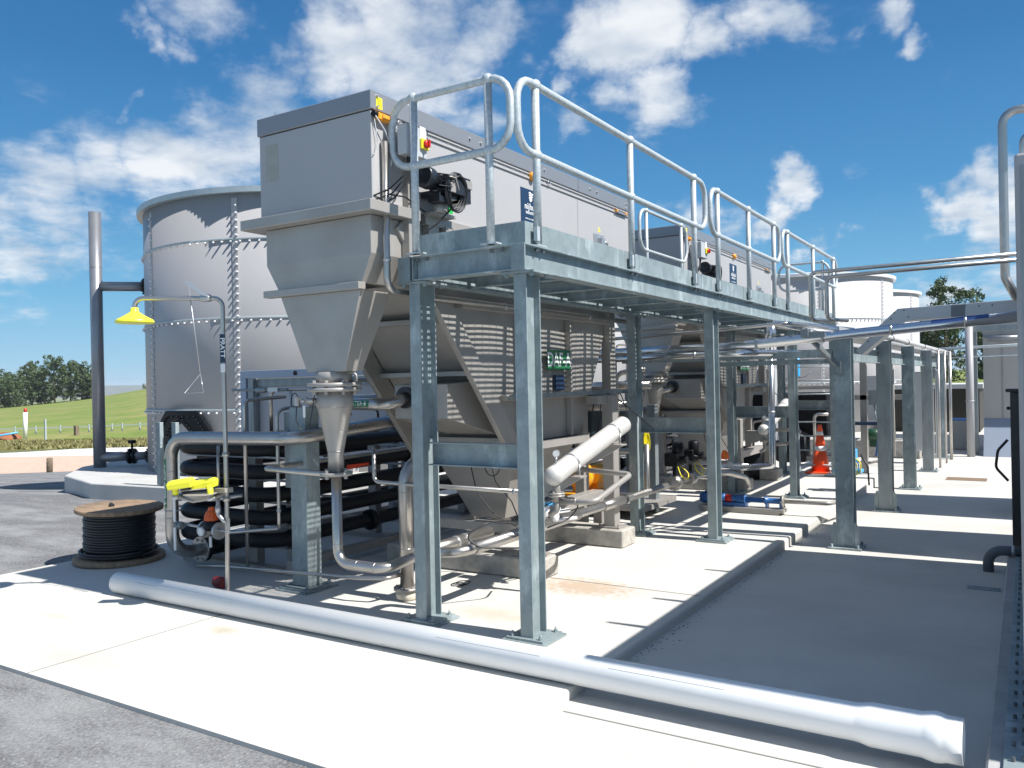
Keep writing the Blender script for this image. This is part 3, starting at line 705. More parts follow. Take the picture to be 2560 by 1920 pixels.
    for (x, y, top) in ((XR + .10, 5.86, 1.02), (XL, 5.86, 1.05), (XR + .14, 7.33, 1.46), (XL, 7.33, 1.46)):
        b = MB(); b.box(x - .06, x + .06, y - .06, y + .06, .185, top)
        lg = part('leg', b, STEEL, t, bevel=.006)
        b = MB(); b.box(x - .12, x + .12, y - .10, y + .10, .172, .187)
        for dx in (-.1, .1): b.hexbolt((x + dx, y - .07, .187), (0, 0, 1), .012, .025)
        part('foot_plate', b, STEEL, lg)
    b = MB(); b.box(XL, XR + .16, 5.81, 5.91, .34, .42); b.box(XR + .0, XR + .12, 5.95, 7.2, .45, .55); b.box(XR + .02, XR + .15, 7.05, 7.27, 1.38, 1.46)
    b.box(-3.79, -3.69, 7.2, 7.31, .30, 1.455)
    part('under_frame', b, STEEL, t, bevel=.004)
    b = MB(); b.box(XR - .02, XR + .05, 4.40, 4.47, 2.20, 3.36); part('support_post', b, STEEL, t, bevel=.004)
    b = MB(); b.box(XR - .01, XR + .055, 4.82, 4.90, 2.55, 2.74); b.hexbolt((XR + .055, 4.86, 2.66), (1, 0, 0), .016, .006); b.box(XR - .04, XR + .02, 4.66, 4.78, 2.45, 2.74); part('lifting_lug', b, STEEL, t, bevel=.003)
    # switch box
    b = MB(); b.box(XR + .10, XR + .18, 4.23, 4.45, 3.12, 3.32); b.box(XR + .01, XR + .10, 4.28, 4.32, 3.15, 3.3)
    sb = part('isolator_box', b, GREYP, t, bevel=.006)
    b = MB(); b.box(XR + .181, XR + .183, 4.37, 4.43, 3.24, 3.33); part('isolator_label', b, WHITE, sb)
    b = MB(); b.box(XR + .181, XR + .20, 4.37, 4.45, 3.18, 3.25); part('isolator_plate', b, TAGY, sb, bevel=.004)
    b = MB(); b.lathe([(.028, 0), (.028, .015), (.02, .022)], (XR + .20, 4.41, 3.215), (1, 0, 0), 16); b.box(XR + .2, XR + .236, 4.404, 4.416, 3.19, 3.24); part('isolator_knob', b, RED, sb)
    # emergency stop and stickers
    b = MB(); b.box(XR + .004, XR + .045, 4.12, 4.27, 3.34, 3.385); b.box(XR + .045, XR + .055, 4.15, 4.23, 3.35, 3.38); es = part('warning_beacon', b, AMB, t, bevel=.008)
    b = MB(); b.lathe([(.02, 0), (.02, .03)], (XR + .02, 4.12, 3.375), (0, -1, 0), 12); part('cable_gland', b, BLACK, es)
    b = MB(); b.lathe([(.014, 0), (.014, .02)], (XR + .03, 4.27, 3.362), (0, 1, 0), 12); part('blue_button', b, BLUE, es)
    b = MB(); b.box(XR + .0125, XR + .014, 4.13, 4.19, 3.42, 3.495); st = part('yellow_sticker', b, TAGY, t)
    b = MB()
    for k in range(6): b.box(XR + .0142, XR + .0147, 4.14, 4.14 + (.03, .035, .02, .03, .036, .016)[k], 3.478 - k * .009, 3.481 - k * .009)
    part('sticker_print', b, INK, st)
    b = MB(); b.lathe([(.04, 0), (.038, .03), (.02, .05)], (XR, 6.13, 3.372), (1, 0, 0), 14); part('round_beacon', b, AMB, t)
    b = MB()
    for y in (6.42, 4.36, 7.86):
        b.tube([(XR + .02, y + .02 * math.cos(a * PI / 5), 3.372 + .02 * math.sin(a * PI / 5)) for a in range(10)], .003, 6, closed=True)
        b.box(XR, XR + .02, y - .02, y + .02, 3.385, 3.395)
    b.box(XR, XR + .03, 7.86, 8.1, 3.345, 3.362)
    part('latch', b, NUT, t)
    b = MB(); b.box(XR, XR + .035, 8.04, 8.08, 3.35, 3.372); b.box(XR, XR + .035, 7.82, 7.85, 3.352, 3.374); part('latch_tip', b, AMB, t)
    for (y, z, s_) in ((4.70, 3.115, .075), (7.46, 3.115, .05)):
        b = MB(); b.prism([(y - s_ / 2, z - s_ / 2), (y + s_ / 2, z - s_ / 2), (y, z + s_ / 2)], (XR, 0, 0), (0, 1, 0), (0, 0, 1), (.0015, 0, 0)); tr = part('warning_triangle', b, TAGY, t)
        b = MB(); b.prism([(y - s_ * .13, z - s_ * .32), (y + s_ * .13, z - s_ * .32), (y + s_ * .02, z + s_ * .1)], (XR + .0016, 0, 0), (0, 1, 0), (0, 0, 1), (.001, 0, 0)); part('warning_symbol', b, INK, tr)
    b = MB(); b.box(XR + .0, XR + .006, 7.33, 7.57, 2.90, 3.06)
    for dy in (7.35, 7.55):
        for dz in (2.92, 3.04): b.hexbolt((XR + .006, dy, dz), (1, 0, 0), .006, .005)
    b.box(XR + .006, XR + .05, 7.42, 7.49, 2.95, 3.02); b.tube([(XR + .04, 7.49, 2.985), (XR + .04, 7.56, 2.975)], .014, 10); b.tube([(XR + .03, 7.43, 2.95), (XR + .03, 7.43, 2.88)], .003, 6)
    part('latch_plate', b, NUT, t)
    b = MB(); b.box(XR, XR + .003, 4.86, 4.98, 2.855, 2.96); gp = part('green_sign', b, WHITE, t)
    b = MB(); b.box(XR + .0032, XR + .005, 4.91, 4.975, 2.86, 2.95); part('green_square', b, LGREEN, gp)
    # company plate: navy with wave emblem and lettering
    b = MB(); b.box(XR, XR + .004, 5.955, 6.285, 2.965, 3.255); pl = part('company_plate', b, NAVY, t)
    U_, W_ = (0, 1, 0), (0, 0, 1); yc = 6.12; xo = XR + .0055
    b = MB(); b.merge(flat_text('nijhuis', .078, (xo, yc, 3.105), U_, W_, .0008, 1.08)); b.merge(flat_text('INDUSTRIES', .032, (xo, yc, 3.052), U_, W_, .0006, 1.05)); b.merge(flat_text('DAF Service: +31 (0)314 749 000', .0145, (xo, yc, 3.0), U_, W_, .0003))
    part('plate_lettering', b, LETTER, pl)
    b = MB()
    for k in range(3):
        zz = 3.222 - k * .021; up = []; dn = []
        for i in range(9):
            u = -.034 + i * .0085 * (1 - .12 * k); q = .006 * math.sin((u + .034) * 92)
            up.append((yc + u, zz + q + .0075)); dn.append((yc + u, zz + q - .0065))
        b.prism(up + dn[::-1], (xo, 0, 0), U_, W_, (.0015, 0, 0))
    b.prism([(yc - .03, 3.172), (yc + .02, 3.172), (yc + .008, 3.158), (yc - .012, 3.15), (yc - .024, 3.16)], (xo, 0, 0), U_, W_, (.0015, 0, 0))
    part('plate_emblem', b, LETTER, pl)
    b = MB(); b.box(XR - .02, XR + .008, 6.50, 6.66, 1.52, 1.66); sp = part('rating_plate', b, NAVY, t)
    # drive motor with coiled flex
    b = MB(); mz = 2.995
    b.slathe([(.001, 0), (.060, 0), (.064, -.006), (.074, -.006), (.077, .02), (.077, .08), (.068, .09), (.062, .2), (.001, .2)], (XR + .15, 4.43, mz + .02), (-.12, 1, -.02), 24)
    for k in range(12):
        a = 2 * PI * k / 12; b.beam((XR + .16 + .062 * math.cos(a), 4.53, mz + .062 * math.sin(a)), (XR + .205 + .062 * math.cos(a), 4.63, mz + .062 * math.sin(a)), .004, .012, (math.cos(a), 0, math.sin(a)))
    b.box(XR + .03, XR + .20, 4.56, 4.84, 2.90, 2.945); b.box(XR + .08, XR + .24, 4.60, 4.80, 2.93, 3.05); b.box(XR + .06, XR + .20, 4.76, 4.93, 2.90, 3.08); b.box(XR + .1, XR + .2, 4.55, 4.68, 2.86, 2.92)
    dm = part('drive_motor', b, BMETAL, t, bevel=.004)
    b = MB()
    for k in range(5):
        cy, cz, r = 4.69 + .010 * k, 2.955 - .006 * k, .118 + .006 * (k % 3)
        b.tube([(XR + .22 + .004 * k + .02 * math.sin(a * PI / 9), cy + r * .8 * math.cos(a * PI / 9), cz + r * math.sin(a * PI / 9)) for a in range(18)], .0065, 8, closed=True)
    b.tube([(XR + .2, 4.7, 2.84), (XR + .12, 4.62, 2.72), (XR + .02, 4.52, 2.62), (XR + .0, 4.40, 2.66)], .006, 8, .05)
    part('coiled_flex', b, RUBBER, dm)
    b = MB(); b.box(XR + .19, XR + .215, 4.80, 4.93, 3.0, 3.06); b.box(XR + .24, XR + .25, 4.62, 4.68, 2.93, 3.0); b.tube([(XR + .25, 4.6, 3.03), (XR + .26, 4.66, 3.03), (XR + .26, 4.7, 2.95)], .006, 6)
    b.lathe([(.05, 0), (.05, .06)], (XR + .12, 4.66, 2.80), (0, 0, 1), 16); b.box(XR + .02, XR + .12, 4.6, 4.85, 2.79, 2.81)
    part('terminal_cover', b, STEEL, dm, bevel=.003)
    b = MB()
    b.tube([(XR + .03, 4.10, 3.36), (XR + .04, 4.18, 3.28), (XR + .04, 4.25, 3.17), (XR + .05, 4.22, 3.05)], .005, 6, .05); b.tube([(XR + .02, 4.10, 3.35), (XR + .02, 4.13, 3.2), (XR + .02, 4.11, 3.12), (XR + .01, 4.08, 3.1)], .003, 6, .05)
    part('grey_cable', b, GREYP, t)
    b = MB()
    for k in range(3): b.tube([(XR + .13, 4.30 + .02 * k, 3.12), (XR + .13, 4.30 + .02 * k, 3.02), (XR + .06, 4.20 + .02 * k, 2.9 - .03 * k), (XR + .0, 4.10, 2.84 - .03 * k)], .006, 6, .06)
    b.tube([(XR + .05, 4.2, 2.86), (XR + .06, 4.35, 2.87), (XR + .07, 4.55, 2.8)], .006, 6, .08)
    part('black_cable', b, RUBBER, t)
    # cable tray on the side rib
    b = MB(); b.box(XR + .045, XR + .10, 5.62, 7.9, 1.47, 1.49); b.box(XR + .095, XR + .10, 5.62, 7.9, 1.49, 1.51)
    tr = part('cable_tray', b, GDARK, t)
    b = MB()
    b.tube([(XR + .07, 5.7, 1.50), (XR + .07, 7.5, 1.50), (XR + .07, 7.75, 1.46), (XR + .06, 7.9, 1.30)], .006, 6, .1)
    b.tube([(XR + .08, 6.7, 1.50), (XR + .08, 7.3, 1.50), (XR + .15, 7.55, 1.40), (XR + .4, 7.8, 1.1)], .006, 6, .1)
    b.tube([(XR - .1, 5.55, 1.02), (XR - .08, 5.6, .8), (XR - .02, 5.75, .62), (XR + .0, 5.85, .42)], .005, 6, .1)
    b.tube([(XR - .35, 5.6, 1.04), (XR - .3, 5.65, .7), (XR - .15, 5.7, .5), (XR + .02, 5.75, .42)], .005, 6, .15)
    b.tube([(XR - .12 + .075 * math.cos(a * PI / 7), 5.62, .93 + .09 * math.sin(a * PI / 7)) for a in range(14)], .0045, 6, closed=True)
    part('hanging_cable', b, RUBBER, t)
    return t
unitA = build_unit()
unitB = copy_tree(unitA); DY = 5.77
unitB.location = (-4.13, 6.2 + DY, 0)
unitB['label'] = 'far stainless flotation tank standing second in line, with the small DAF-B sign'
LOCB = V((-4.13, 6.2 + DY, 0))
LOC[unitB] = LOCB
for (u, s_, dy) in ((unitA, 'DAF-A', 0), (unitB, 'DAF-B', DY)):
    b = MB(); b.box(-3.586, -3.579, 6.33 + dy, 6.75 + dy, 1.705, 1.885); pl = part('tank_sign', b, GREEN, u)
    b = flat_text(s_, .165, (-3.5775, 6.54 + dy, 1.795), (0, 1, 0), (0, 0, 1), .003, 1.0, .92, 1.05); part('sign_lettering', b, LETTER, pl)

# concrete plinths under the units
for i, (y, dy) in enumerate(((5.86, 0), (7.33, 0), (5.86, DY), (7.33, DY))):
    b = MB(); hw = .15; y += dy
    x1 = -3.33 if i % 2 == 0 else -3.28
    b.box(-4.95, x1, y - hw, y + hw, 0.002, .17)
    solo('concrete_plinth', b, CURB, ['rough concrete plinth under the front legs of the nearest flotation tank', 'rough concrete plinth under the nearest tank rear legs, a ring scribed on its end',
         'rough concrete plinth under the front legs of the far flotation tank', 'rough concrete plinth under the rear legs of the far flotation tank'][i], 'plinth', 'concrete plinths under the flotation tanks', bevel=.012)
b = MB(); b.tube([(-3.279, 7.40 + .045 * math.cos(a * PI / 8), .09 + .05 * math.sin(a * PI / 8)) for a in range(16)], .003, 6, closed=True)
part('scribed_ring', b, CURB, bpy.data.objects['concrete_plinth.001'])

# ================================================================= WALKWAY
plat = thing('access_platform', 'galvanised steel access platform with grating deck running beside the flotation tanks', 'platform', (-3.06, 9.2, 0))
PX0, PX1, PY0, PY1 = -3.555, -2.565, 4.28, 14.15
bz0, bz1 = 2.285, 2.45
for (y0, y1) in ((PY0 + .012, 7.98), (7.99, 11.2), (11.21, PY1)):
    for x in (PX0 + .05, PX1 - .05):
        b = MB(); b.isec((x, y0, (bz0 + bz1) / 2), (x, y1, (bz0 + bz1) / 2), (0, 0, 1), bz1 - bz0, .10, .011, .008); part('edge_beam', b, GALV, plat, bevel=.0015)
b = MB(); b.isec((PX0 + .13, PY0 + .05, (bz0 + bz1) / 2), (PX1 - .10, PY0 + .05, (bz0 + bz1) / 2), (0, 0, 1), bz1 - bz0 - .004, .10, .011, .008)
for x in (PX0 + .115, PX1 - .102): b.box(x, x + .008, PY0 + .002, PY0 + .098, bz0 + .003, bz1 - .003)
part('front_beam', b, GALV, plat, bevel=.0015)
b = MB(); b.isec((PX0 + .13, PY1 - .05, (bz0 + bz1) / 2), (PX1 - .1, PY1 - .05, (bz0 + bz1) / 2), (0, 0, 1), bz1 - bz0 - .004, .10, .011, .008); part('rear_beam', b, GALV, plat)
for x in (PX0, PX1 - .1):
    b = MB(); b.box(x, x + .1, PY0 - .002, PY0 + .010, bz0, bz1); part('end_plate', b, GALV, plat, bevel=.0015)
y = PY0 + .75
while y < PY1 - .4:
    b = MB(); b.isec((PX0 + .10, y, 2.355), (PX1 - .10, y, 2.355), (0, 0, 1), .10, .05, .007, .006, chan=1); part('joist', b, GALV, plat)
    y += .72
b = MB(); gz0, gz1 = 2.423, 2.443; k = 0; x = PX0 + .115
while x < PX1 - .11:
    b.box(x - .0015, x + .0015, PY0 + .11, PY1 - .1, gz0, gz1); x += .036
y = PY0 + .14
while y < PY1 - .1:
    b.box(PX0 + .105, PX1 - .105, y - .003, y + .003, gz1 - .004, gz1 + .001); y += .1
part('deck_grating', b, GALV, plat)
for (y0, y1) in ((4.37, 7.62), (7.63, 9.0), (9.01, 14.1)):
    b = MB(); b.box(PX1 - .055, PX1 - .049, y0, y1, 2.462, 2.60); part('toe_board', b, GALV, plat)
b = MB(); b.box(PX0 + .12, PX1 - .056, 4.37, 4.376, 2.462, 2.60); part('toe_board', b, GALV, plat)
b = MB(); b.box(PX0 + .04, PX0 + .046, 8.3, 9.8, 2.462, 2.60); part('toe_board', b, GALV, plat)
# bolts under the top flange and below the cap plates
b = MB()
for (x, yy) in [(PX1 - .02, q) for q in (4.46, 4.54, 5.92, 6.0, 7.37, 7.45, 8.05, 8.13, 9.12, 9.2, 10.18, 10.26, 10.9, 10.98, 12.4, 12.48)]:
    b.hexbolt((x, yy, bz1 - .012), (0, 0, -1), .012, .022)
for x in (-3.41, -3.33, -2.82, -2.74): b.hexbolt((x, PY0 + .022, bz1 - .014), (0, 0, -1), .012, .022)
part('deck_bolt', b, NUTD, plat)
COLY = (4.415, 7.95, 11.25, 13.98)
for y in COLY:
    for x in (-3.46, -2.635):
        b = MB(); b.isec((x, y, .015), (x, y, 2.27), (0, 1, 0), .172, .09, .010, .007)
        c = part('column', b, GALV, plat, bevel=.0015)
        b = MB(); b.box(x - .13, x + .13, y - .12, y + .13, 0.016, .030); b.box(x - .15, x + .15, y - .14, y + .15, 0.002, .016)
        for dx in (-.1, .1):
            for dy in (-.09, .1): b.hexbolt((x + dx, y + dy, .03), (0, 0, 1), .014, .014); b.tube([(x + dx, y + dy, .03), (x + dx, y + dy, .062)], .007, 8)
        part('base_plate', b, GALV, c)
        b = MB(); b.box(x - .12, x + .12, y - .12, y + .12, 2.2705, 2.284)
        for dx in (-.09, .09):
            for dy in (-.09, .09): b.hexbolt((x + dx, y + dy, 2.27), (0, 0, -1), .014, .02)
        part('cap_plate', b, GALV, c)
    b = MB(); b.isec((-3.413, y, 1.135), (-2.682, y, 1.135), (0, 0, 1), .155, .06, .009, .007, chan=-1 if False else 1); part('cross_brace', b, GALV, plat, bevel=.0015)

# ---- guard rails: stadium loops on posts with ball joints
def guardrail(pts_along, posts, A, D, label, grp='galvanised guard rail sections on the platform', zt=3.47, zm=3.03, zb=2.452, m=GTUBE, r=.025, cleat=True, name='guard_rail'):
    A, D = V(A), V(D).normalized(); a0, a1 = pts_along
    t = thing(name, label, 'guard rail', A + D * ((a0 + a1) / 2) + V((0, 0, zb)), grp)
    R = (zt - zm) / 2; pts = []
    def P(s, z): return A + D * s + V((0, 0, z))
    cr_ = .15
    for (cx_, cz_, q0) in ((a0 + cr_, zt - cr_, PI / 2), (a0 + cr_, zm + cr_, PI), (a1 - cr_, zm + cr_, -PI / 2), (a1 - cr_, zt - cr_, 0)):
        for k in range(6): q = q0 + PI / 2 * k / 5; pts.append(P(cx_ + cr_ * math.cos(q), cz_ + cr_ * math.sin(q)))
    b = MB(); b.tube(pts, r, 14, closed=True); part('rail_loop', b, m, t)
    for s in posts:
        b = MB(); b.tube([P(s, zb), P(s, zt)], r * 1.03, 14); b.ball(P(s, zt), r * 1.5); b.ball(P(s, zm), r * 1.5)
        p = part('post', b, m, t)
        b = MB(); side = D.cross(V((0, 0, 1)))
        for q in (-1,): b.prism([(-.06, -.03), (.06, -.03), (.06, .03), (-.06, .03)], P(s, zb), D, side, V((0, 0, .009)))
        if cleat: b.prism([(-.035, .005), (.0, .005), (.0, .03), (-.035, .03)], P(s - .025, zb + .03), D, side * 1.0, V((0, 0, .09)))
        part('post_foot', b, m, p)
    return t
xg = -2.597
guardrail((4.275, 7.72), (4.50, 5.96, 7.40), (xg, 0, 0), (0, 1, 0), 'longest and nearest guard rail section on the open right side of the platform')
guardrail((7.87, 10.52), (8.09, 9.17, 10.25), (xg, 0, 0), (0, 1, 0), 'middle guard rail section on the open side of the platform, above the crossing pipes')
guardrail((10.66, 14.15), (10.93, 12.43, 13.9), (xg, 0, 0), (0, 1, 0), 'far guard rail section on the open side, ending at the last platform column')
guardrail((-3.555, -2.625), (-3.37, -2.785), (0, 4.245, 0), (1, 0, 0), 'short guard rail across the platform near end, before the black drive motor', cleat=False)
guardrail((8.33, 9.78), (8.52, 9.6), (PX0 + .02, 0, 0), (0, 1, 0), 'short inner guard rail closing the gap between the two flotation tanks', r=.019)
guardrail((-3.5, -2.7), (-3.35, -2.8), (0, 14.12, 0), (1, 0, 0), 'guard rail across the far end of the platform', cleat=False, r=.02)
# ================================================================= PIPES
def pipe(name, pts, r, m, label, cat='pipe', fillet=0.08, group=None, seg=16, welds=(), clamps=()):
    t = thing(name, label, cat, V(pts[0]), group)
    b = MB(); b.tube(pts, r, seg, fillet); part('pipe_run', b, m, t)
    if welds:
        b = MB()
        for (p, ax) in welds: b.lathe([(r, -.004), (r + .0018, 0), (r, .004)], p, ax, seg)
        part('weld_bead', b, m, t)
    for (p, ax) in clamps:
        b = MB(); b.lathe([(r, -.012), (r + .004, -.012), (r + .004, .012), (r, .012)], p, ax, seg); part('clamp', b, NUT, t)
    return t

# white drain pipe lying across the pad
A0, A1 = V((-6.13, 3.865, .083)), V((-0.245, 3.845, .083)); ax = (A1 - A0).normalized(); L = (A1 - A0).length
t = thing('drain_pipe', 'long white plastic drain pipe lying on the ground in front of the platform columns', 'pipe', A0)
b = MB()
b.lathe([(.074, L), (.080, 0.0), (.080, .004)], A0, ax, 40) if False else None
prof = [(.074, 0), (.081, 0), (.081, L - .42), (.0825, L - .40), (.0925, L - .355), (.0925, L - .155), (.0965, L - .14), (.103, L - .105), (.100, L - .08), (.094, L - .06), (.094, L), (.088, L), (.088, L - .3)]
b.lathe(prof, A0, ax, 48); part('pipe_wall', b, PVC, t)
b = MB(); e = V((0, -.80, .6)).normalized(); s_ = ax.cross(e)
for (s0, s1, dz) in ((.03, 1.25, 0), (1.3, 1.9, .004), (2.0, 2.45, 0), (3.2, 3.9, -.01), (4.3, 4.9, -.015)):
    b.beam(A0 + ax * s0 + (e + s_ * dz * 8).normalized() * .0812, A0 + ax * s1 + (e + s_ * dz * 8).normalized() * .0812, .0025, .0012, e)
part('print_line', b, mat('faded_print', (0.35, 0.36, 0.37), 0.6), t)

# safety shower and eye wash
px_, py_ = -5.01, 4.02
t = thing('safety_shower', 'stainless safety shower post with yellow overhead rose and yellow twin eye wash covers', 'safety shower', (px_, py_, 0))
hx, hy = -5.53, 3.66
b = MB(); b.tube([(px_ - .02, py_, 0.0), (px_ - .015, py_, .06), (px_, py_, .5), (px_, py_, 2.265), (hx, hy, 2.275), (hx - .005, hy, 2.19)], .017, 14, .065)
p = part('post', b, PIPE, t)
b = MB(); b.lathe([(.025, 0), (.025, .03)], (px_, py_, 1.10), (0, 0, 1), 16); b.lathe([(.028, 0), (.028, .035)], (px_, py_, .77), (0, 0, 1), 16); part('union', b, PIPE, p)
b = MB(); b.lathe([(.026, .10), (.028, .08), (.032, .07), (.05, .056), (.088, .033), (.124, .014), (.134, 0), (.134, -.012), (.124, -.014)], (hx - .005, hy, 2.105), (0, 0, 1), 32); part('shower_rose', b, YEL, t)
ad = V((hx - px_, hy - py_, 0)).normalized()
def ap(s, z, o=0): return V((px_, py_, z)) + ad * s + V((-ad.y, ad.x, 0)) * o
b = MB(); b.lathe([(.024, -.04), (.028, -.02), (.028, .02), (.024, .04)], ap(.12, 2.268), ad, 12)
b.prism([(.10, 2.275), (.14, 2.285), (.27, 2.385), (.235, 2.39)], (px_ + .02, py_ - .02, 0), ad, (0, 0, 1), (.003, -.005, 0)); v = part('pull_valve', b, NUT, t)
b = MB(); q0 = ap(.25, 2.375, -.02); q1 = V((-5.12, 3.90, 1.71)); b.tube([q0, q1], .0035, 6); b.tube([q1, (-5.27, 3.87, 1.57), (-5.05, 3.87, 1.575), q1], .0035, 6); part('pull_rod', b, NUT, v)
RU, RW = V((.85, .53, 0)), V((.53, -.85, 0))
o_ = V((px_, py_, 0)) + RW * .019
b = MB(); b.prism([(-.019, 1.79), (.019, 1.79), (.019, 2.0), (-.019, 2.0)], o_, RU, (0, 0, 1), RW * .0015); sg = part('name_plate', b, NAVY, t)
b = flat_text('PRATT', .045, o_ + V((0, 0, 1.90)) + RW * .003, (0, 0, -1), RU, .0008, 1.0, 1.1, 1.0); part('name_lettering', b, LETTER, sg)
b = MB(); b.prism([(-.017, 1.72), (.017, 1.72), (.017, 1.78), (-.017, 1.78)], o_, RU, (0, 0, 1), RW * .0015); part('data_plate', b, WHITE, t)
# eye wash yoke, bowl, two hinged covers
N1, N2 = V((-5.215, 3.74, .85)), V((-5.0, 3.87, .835))
b = MB(); b.beam((px_ - .10, py_ - .045, .85), (px_ + .085, py_ - .045, .862), .075, .035); b.tube([(px_, py_, .83), (-5.05, 3.92, .80), N1.lerp(N2, .5) - V((0, 0, .05)), N1 - V((0, 0, .02))], .012, 10, .02); b.tube([N1.lerp(N2, .5) - V((0, 0, .05)), N2 - V((0, 0, .02))], .012, 10)
b.lathe([(.03, .02), (.07, .035), (.115, .06), (.118, .062)], (-5.06, 3.83, .785), (0, 0, 1), 24); b.prism([(-.11, 0), (.09, .015), (.09, .021), (-.11, .006)], (-5.12, 3.84, .865), RU, (0, 0, 1), RW * .06)
y_ = part('eye_wash_yoke', b, STEEL, t, bevel=.002)
for (c, ex) in ((V((-5.16, 3.745, .90)), N1), (V((-5.08, 3.885, .89)), N2)):
    sg_ = -1 if ex is N1 else 1; b = MB(); Mx = frame(c, RU, -RW)
    def q(a, d, z): return Mx @ V((a, d, z))
    h0 = [(-.085, -.035, -.02), (.085, -.035, .0), (.085, .045, .0), (-.085, .045, -.02)]; h1 = [(-.092, -.045, .022), (.088, -.045, .048), (.088, .05, .048), (-.092, .05, .022)]; h2 = [(-.074, -.03, .046), (.076, -.03, .070), (.076, .035, .070), (-.074, .035, .046)]
    loft(b, [[q(*k) for k in h] for h in (h0, h1, h2)])
    b.tube([ex + V((0, 0, -.01)), ex + V((0, 0, .045)), c + RU * sg_ * .03], .022, 12, .02, radii=None)
    part('eye_wash_cover', b, YEL, t, bevel=.006)
    b = MB(); b.lathe([(.025, -.03), (.025, 0)], ex - V((0, 0, .01)), (0, 0, 1), 12); part('spray_head', b, NUT, t)
b = MB(); b.prism([(-.055, 0), (.055, 0), (.055, .07), (-.055, .07)], V((-5.25, 4.02, .87)), RU, (0, 0, 1), -RW * .003); ps = part('push_plate', b, WHITE, t, bevel=.0008)
b = flat_text('PUSH', .036, V((-5.25, 4.02, .912)) + RW * .0015, RU, (0, 0, 1), .0006); part('push_lettering', b, INK, ps)
b = MB(); b.tube([(px_ - .045, py_ - .04, .80), (px_ - .05, py_ - .04, .68), (px_, py_ - .03, .63), (px_, py_, .61)], .014, 10, .03); b.lathe([(.02, 0), (.02, .05)], (px_ - .048, py_ - .04, .69), (0, 0, 1), 12)
b.box(px_ + .03, px_ + .045, py_ - .02, py_ - .01, .54, .65); part('drain_elbow', b, NUT, t)
shB = copy_tree(t); shB.location = t.location + V((-1.04, 10.6, 0)); shB['label'] = 'far safety shower whose yellow rose shows between the two flotation tanks'
# red cap by its foot
b = MB(); b.lathe([(.03, 0), (.042, .02), (.045, .12), (.04, .13)], (-5.60, 4.36, .045), (1, -.1, 0), 20)
solo('red_pipe_cap', b, mat('dull_red', (0.22, .02, .02), .45), 'dark red cap lying at the foot of the safety shower post', 'pipe cap')

# pressure regulator on a small pipe, strapped valves
t = thing('pressure_regulator', 'orange capped pressure regulator with round gauge on a thin pipe beside the shower post', 'regulator', (-5.70, 4.42, .40))
b = MB(); b.lathe([(.062, .0), (.060, .03), (.045, .07), (.03, .085), (.026, .11)], (-5.70, 4.42, .52), (0, 0, 1), 10, False); part('regulator_cap', b, mat('regulator_orange', (0.62, 0.10, 0.015), .45), t, bevel=.004)
b = MB(); b.lathe([(.055, -.08), (.06, -.06), (.06, .0)], (-5.70, 4.42, .52), (0, 0, 1), 20); part('regulator_body', b, BLACK, t)
b = MB(); b.lathe([(.07, -.012), (.07, .012)], (-5.79, 4.42, .44), (1, 0, 0), 24); b.lathe([(.07, -.012), (.07, .012)], (-5.61, 4.42, .44), (1, 0, 0), 24); part('regulator_flange', b, NUT, t)
b = MB(); b.lathe([(.036, 0), (.036, .03)], (-5.74, 4.37, .435), (.1, -1, 0), 20); g = part('gauge_case', b, NUT, t)
b = MB(); b.lathe([(.031, 0), (.031, .002)], (-5.737, 4.3385, .435), (.1, -1, 0), 20); g2 = part('gauge_face', b, WHITE, g)
b = MB(); b.box(-5.70 - .012, -5.70 + .012, 4.40, 4.41, .30, .39); part('hanging_tag', b, WHITE, t)
pipe('water_pipe', [(-6.0, 4.38, .475), (-5.9, 4.38, .47), (-5.45, 4.42, .44), (-5.10, 4.60, .47), (-5.07, 4.57, .5), (-5.07, 4.57, 1.42), (-5.02, 4.78, 1.45)], .014, PIPE, 'thin stainless water pipe passing through the orange regulator and up the near left column', fillet=.07, clamps=[((-5.07, 4.57, .62), (0, 0, 1))])
pipe('water_pipe', [(-6.0, 4.37, .70), (-5.9, 4.38, .69), (-5.70, 4.45, .685), (-5.47, 4.55, .72)], .016, PIPE, 'short thin stainless pipe feeding the eye wash, just under the yellow covers', fillet=.05, clamps=[((-5.95, 4.375, .695), (1, 0, 0))])
for (z, lab) in ((.70, 'small handled valve on the upper thin pipe beside the waste water riser'), (.46, 'small handled valve on the lower thin pipe beside the waste water riser')):
    t = thing('pipe_valve', lab, 'valve', (-6.05, 4.37, z), 'small valves beside the waste water riser')
    b = MB(); b.lathe([(.028, -.04), (.034, -.03), (.034, .03), (.028, .04)], (-6.05, 4.37, z), (1, 0, 0), 12); b.tube([(-6.05, 4.37, z), (-6.05, 4.32, z + .02)], .01, 8); part('valve_body', b, GDARK, t)
    b = MB(); b.box(-6.055, -6.03, 4.315, 4.325, z - .20, z - .01); part('valve_tag', b, WHITE, t)

# sampling header: two thin uprights and the low branch pipe
pipe('header_pipe', [(-5.44, 4.56, .14), (-5.44, 4.56, 1.50), (-5.44, 5.0, 1.52)], .015, PIPE, 'thin stainless upright right of the shower post, teeing into the low branch pipe', fillet=.06)
pipe('header_pipe', [(-5.78, 4.56, .72), (-5.78, 4.56, 1.12)], .013, PIPE, 'short thin stainless upright just left of the shower post')
pipe('branch_pipe', [(-6.0, 4.50, .10), (-5.72, 4.55, .115), (-4.2, 4.55, .18), (-3.99, 4.60, .19), (-3.97, 4.74, .19)], .0145, PIPE, 'thin stainless pipe running low behind the white drain pipe to the capped riser', fillet=.05)

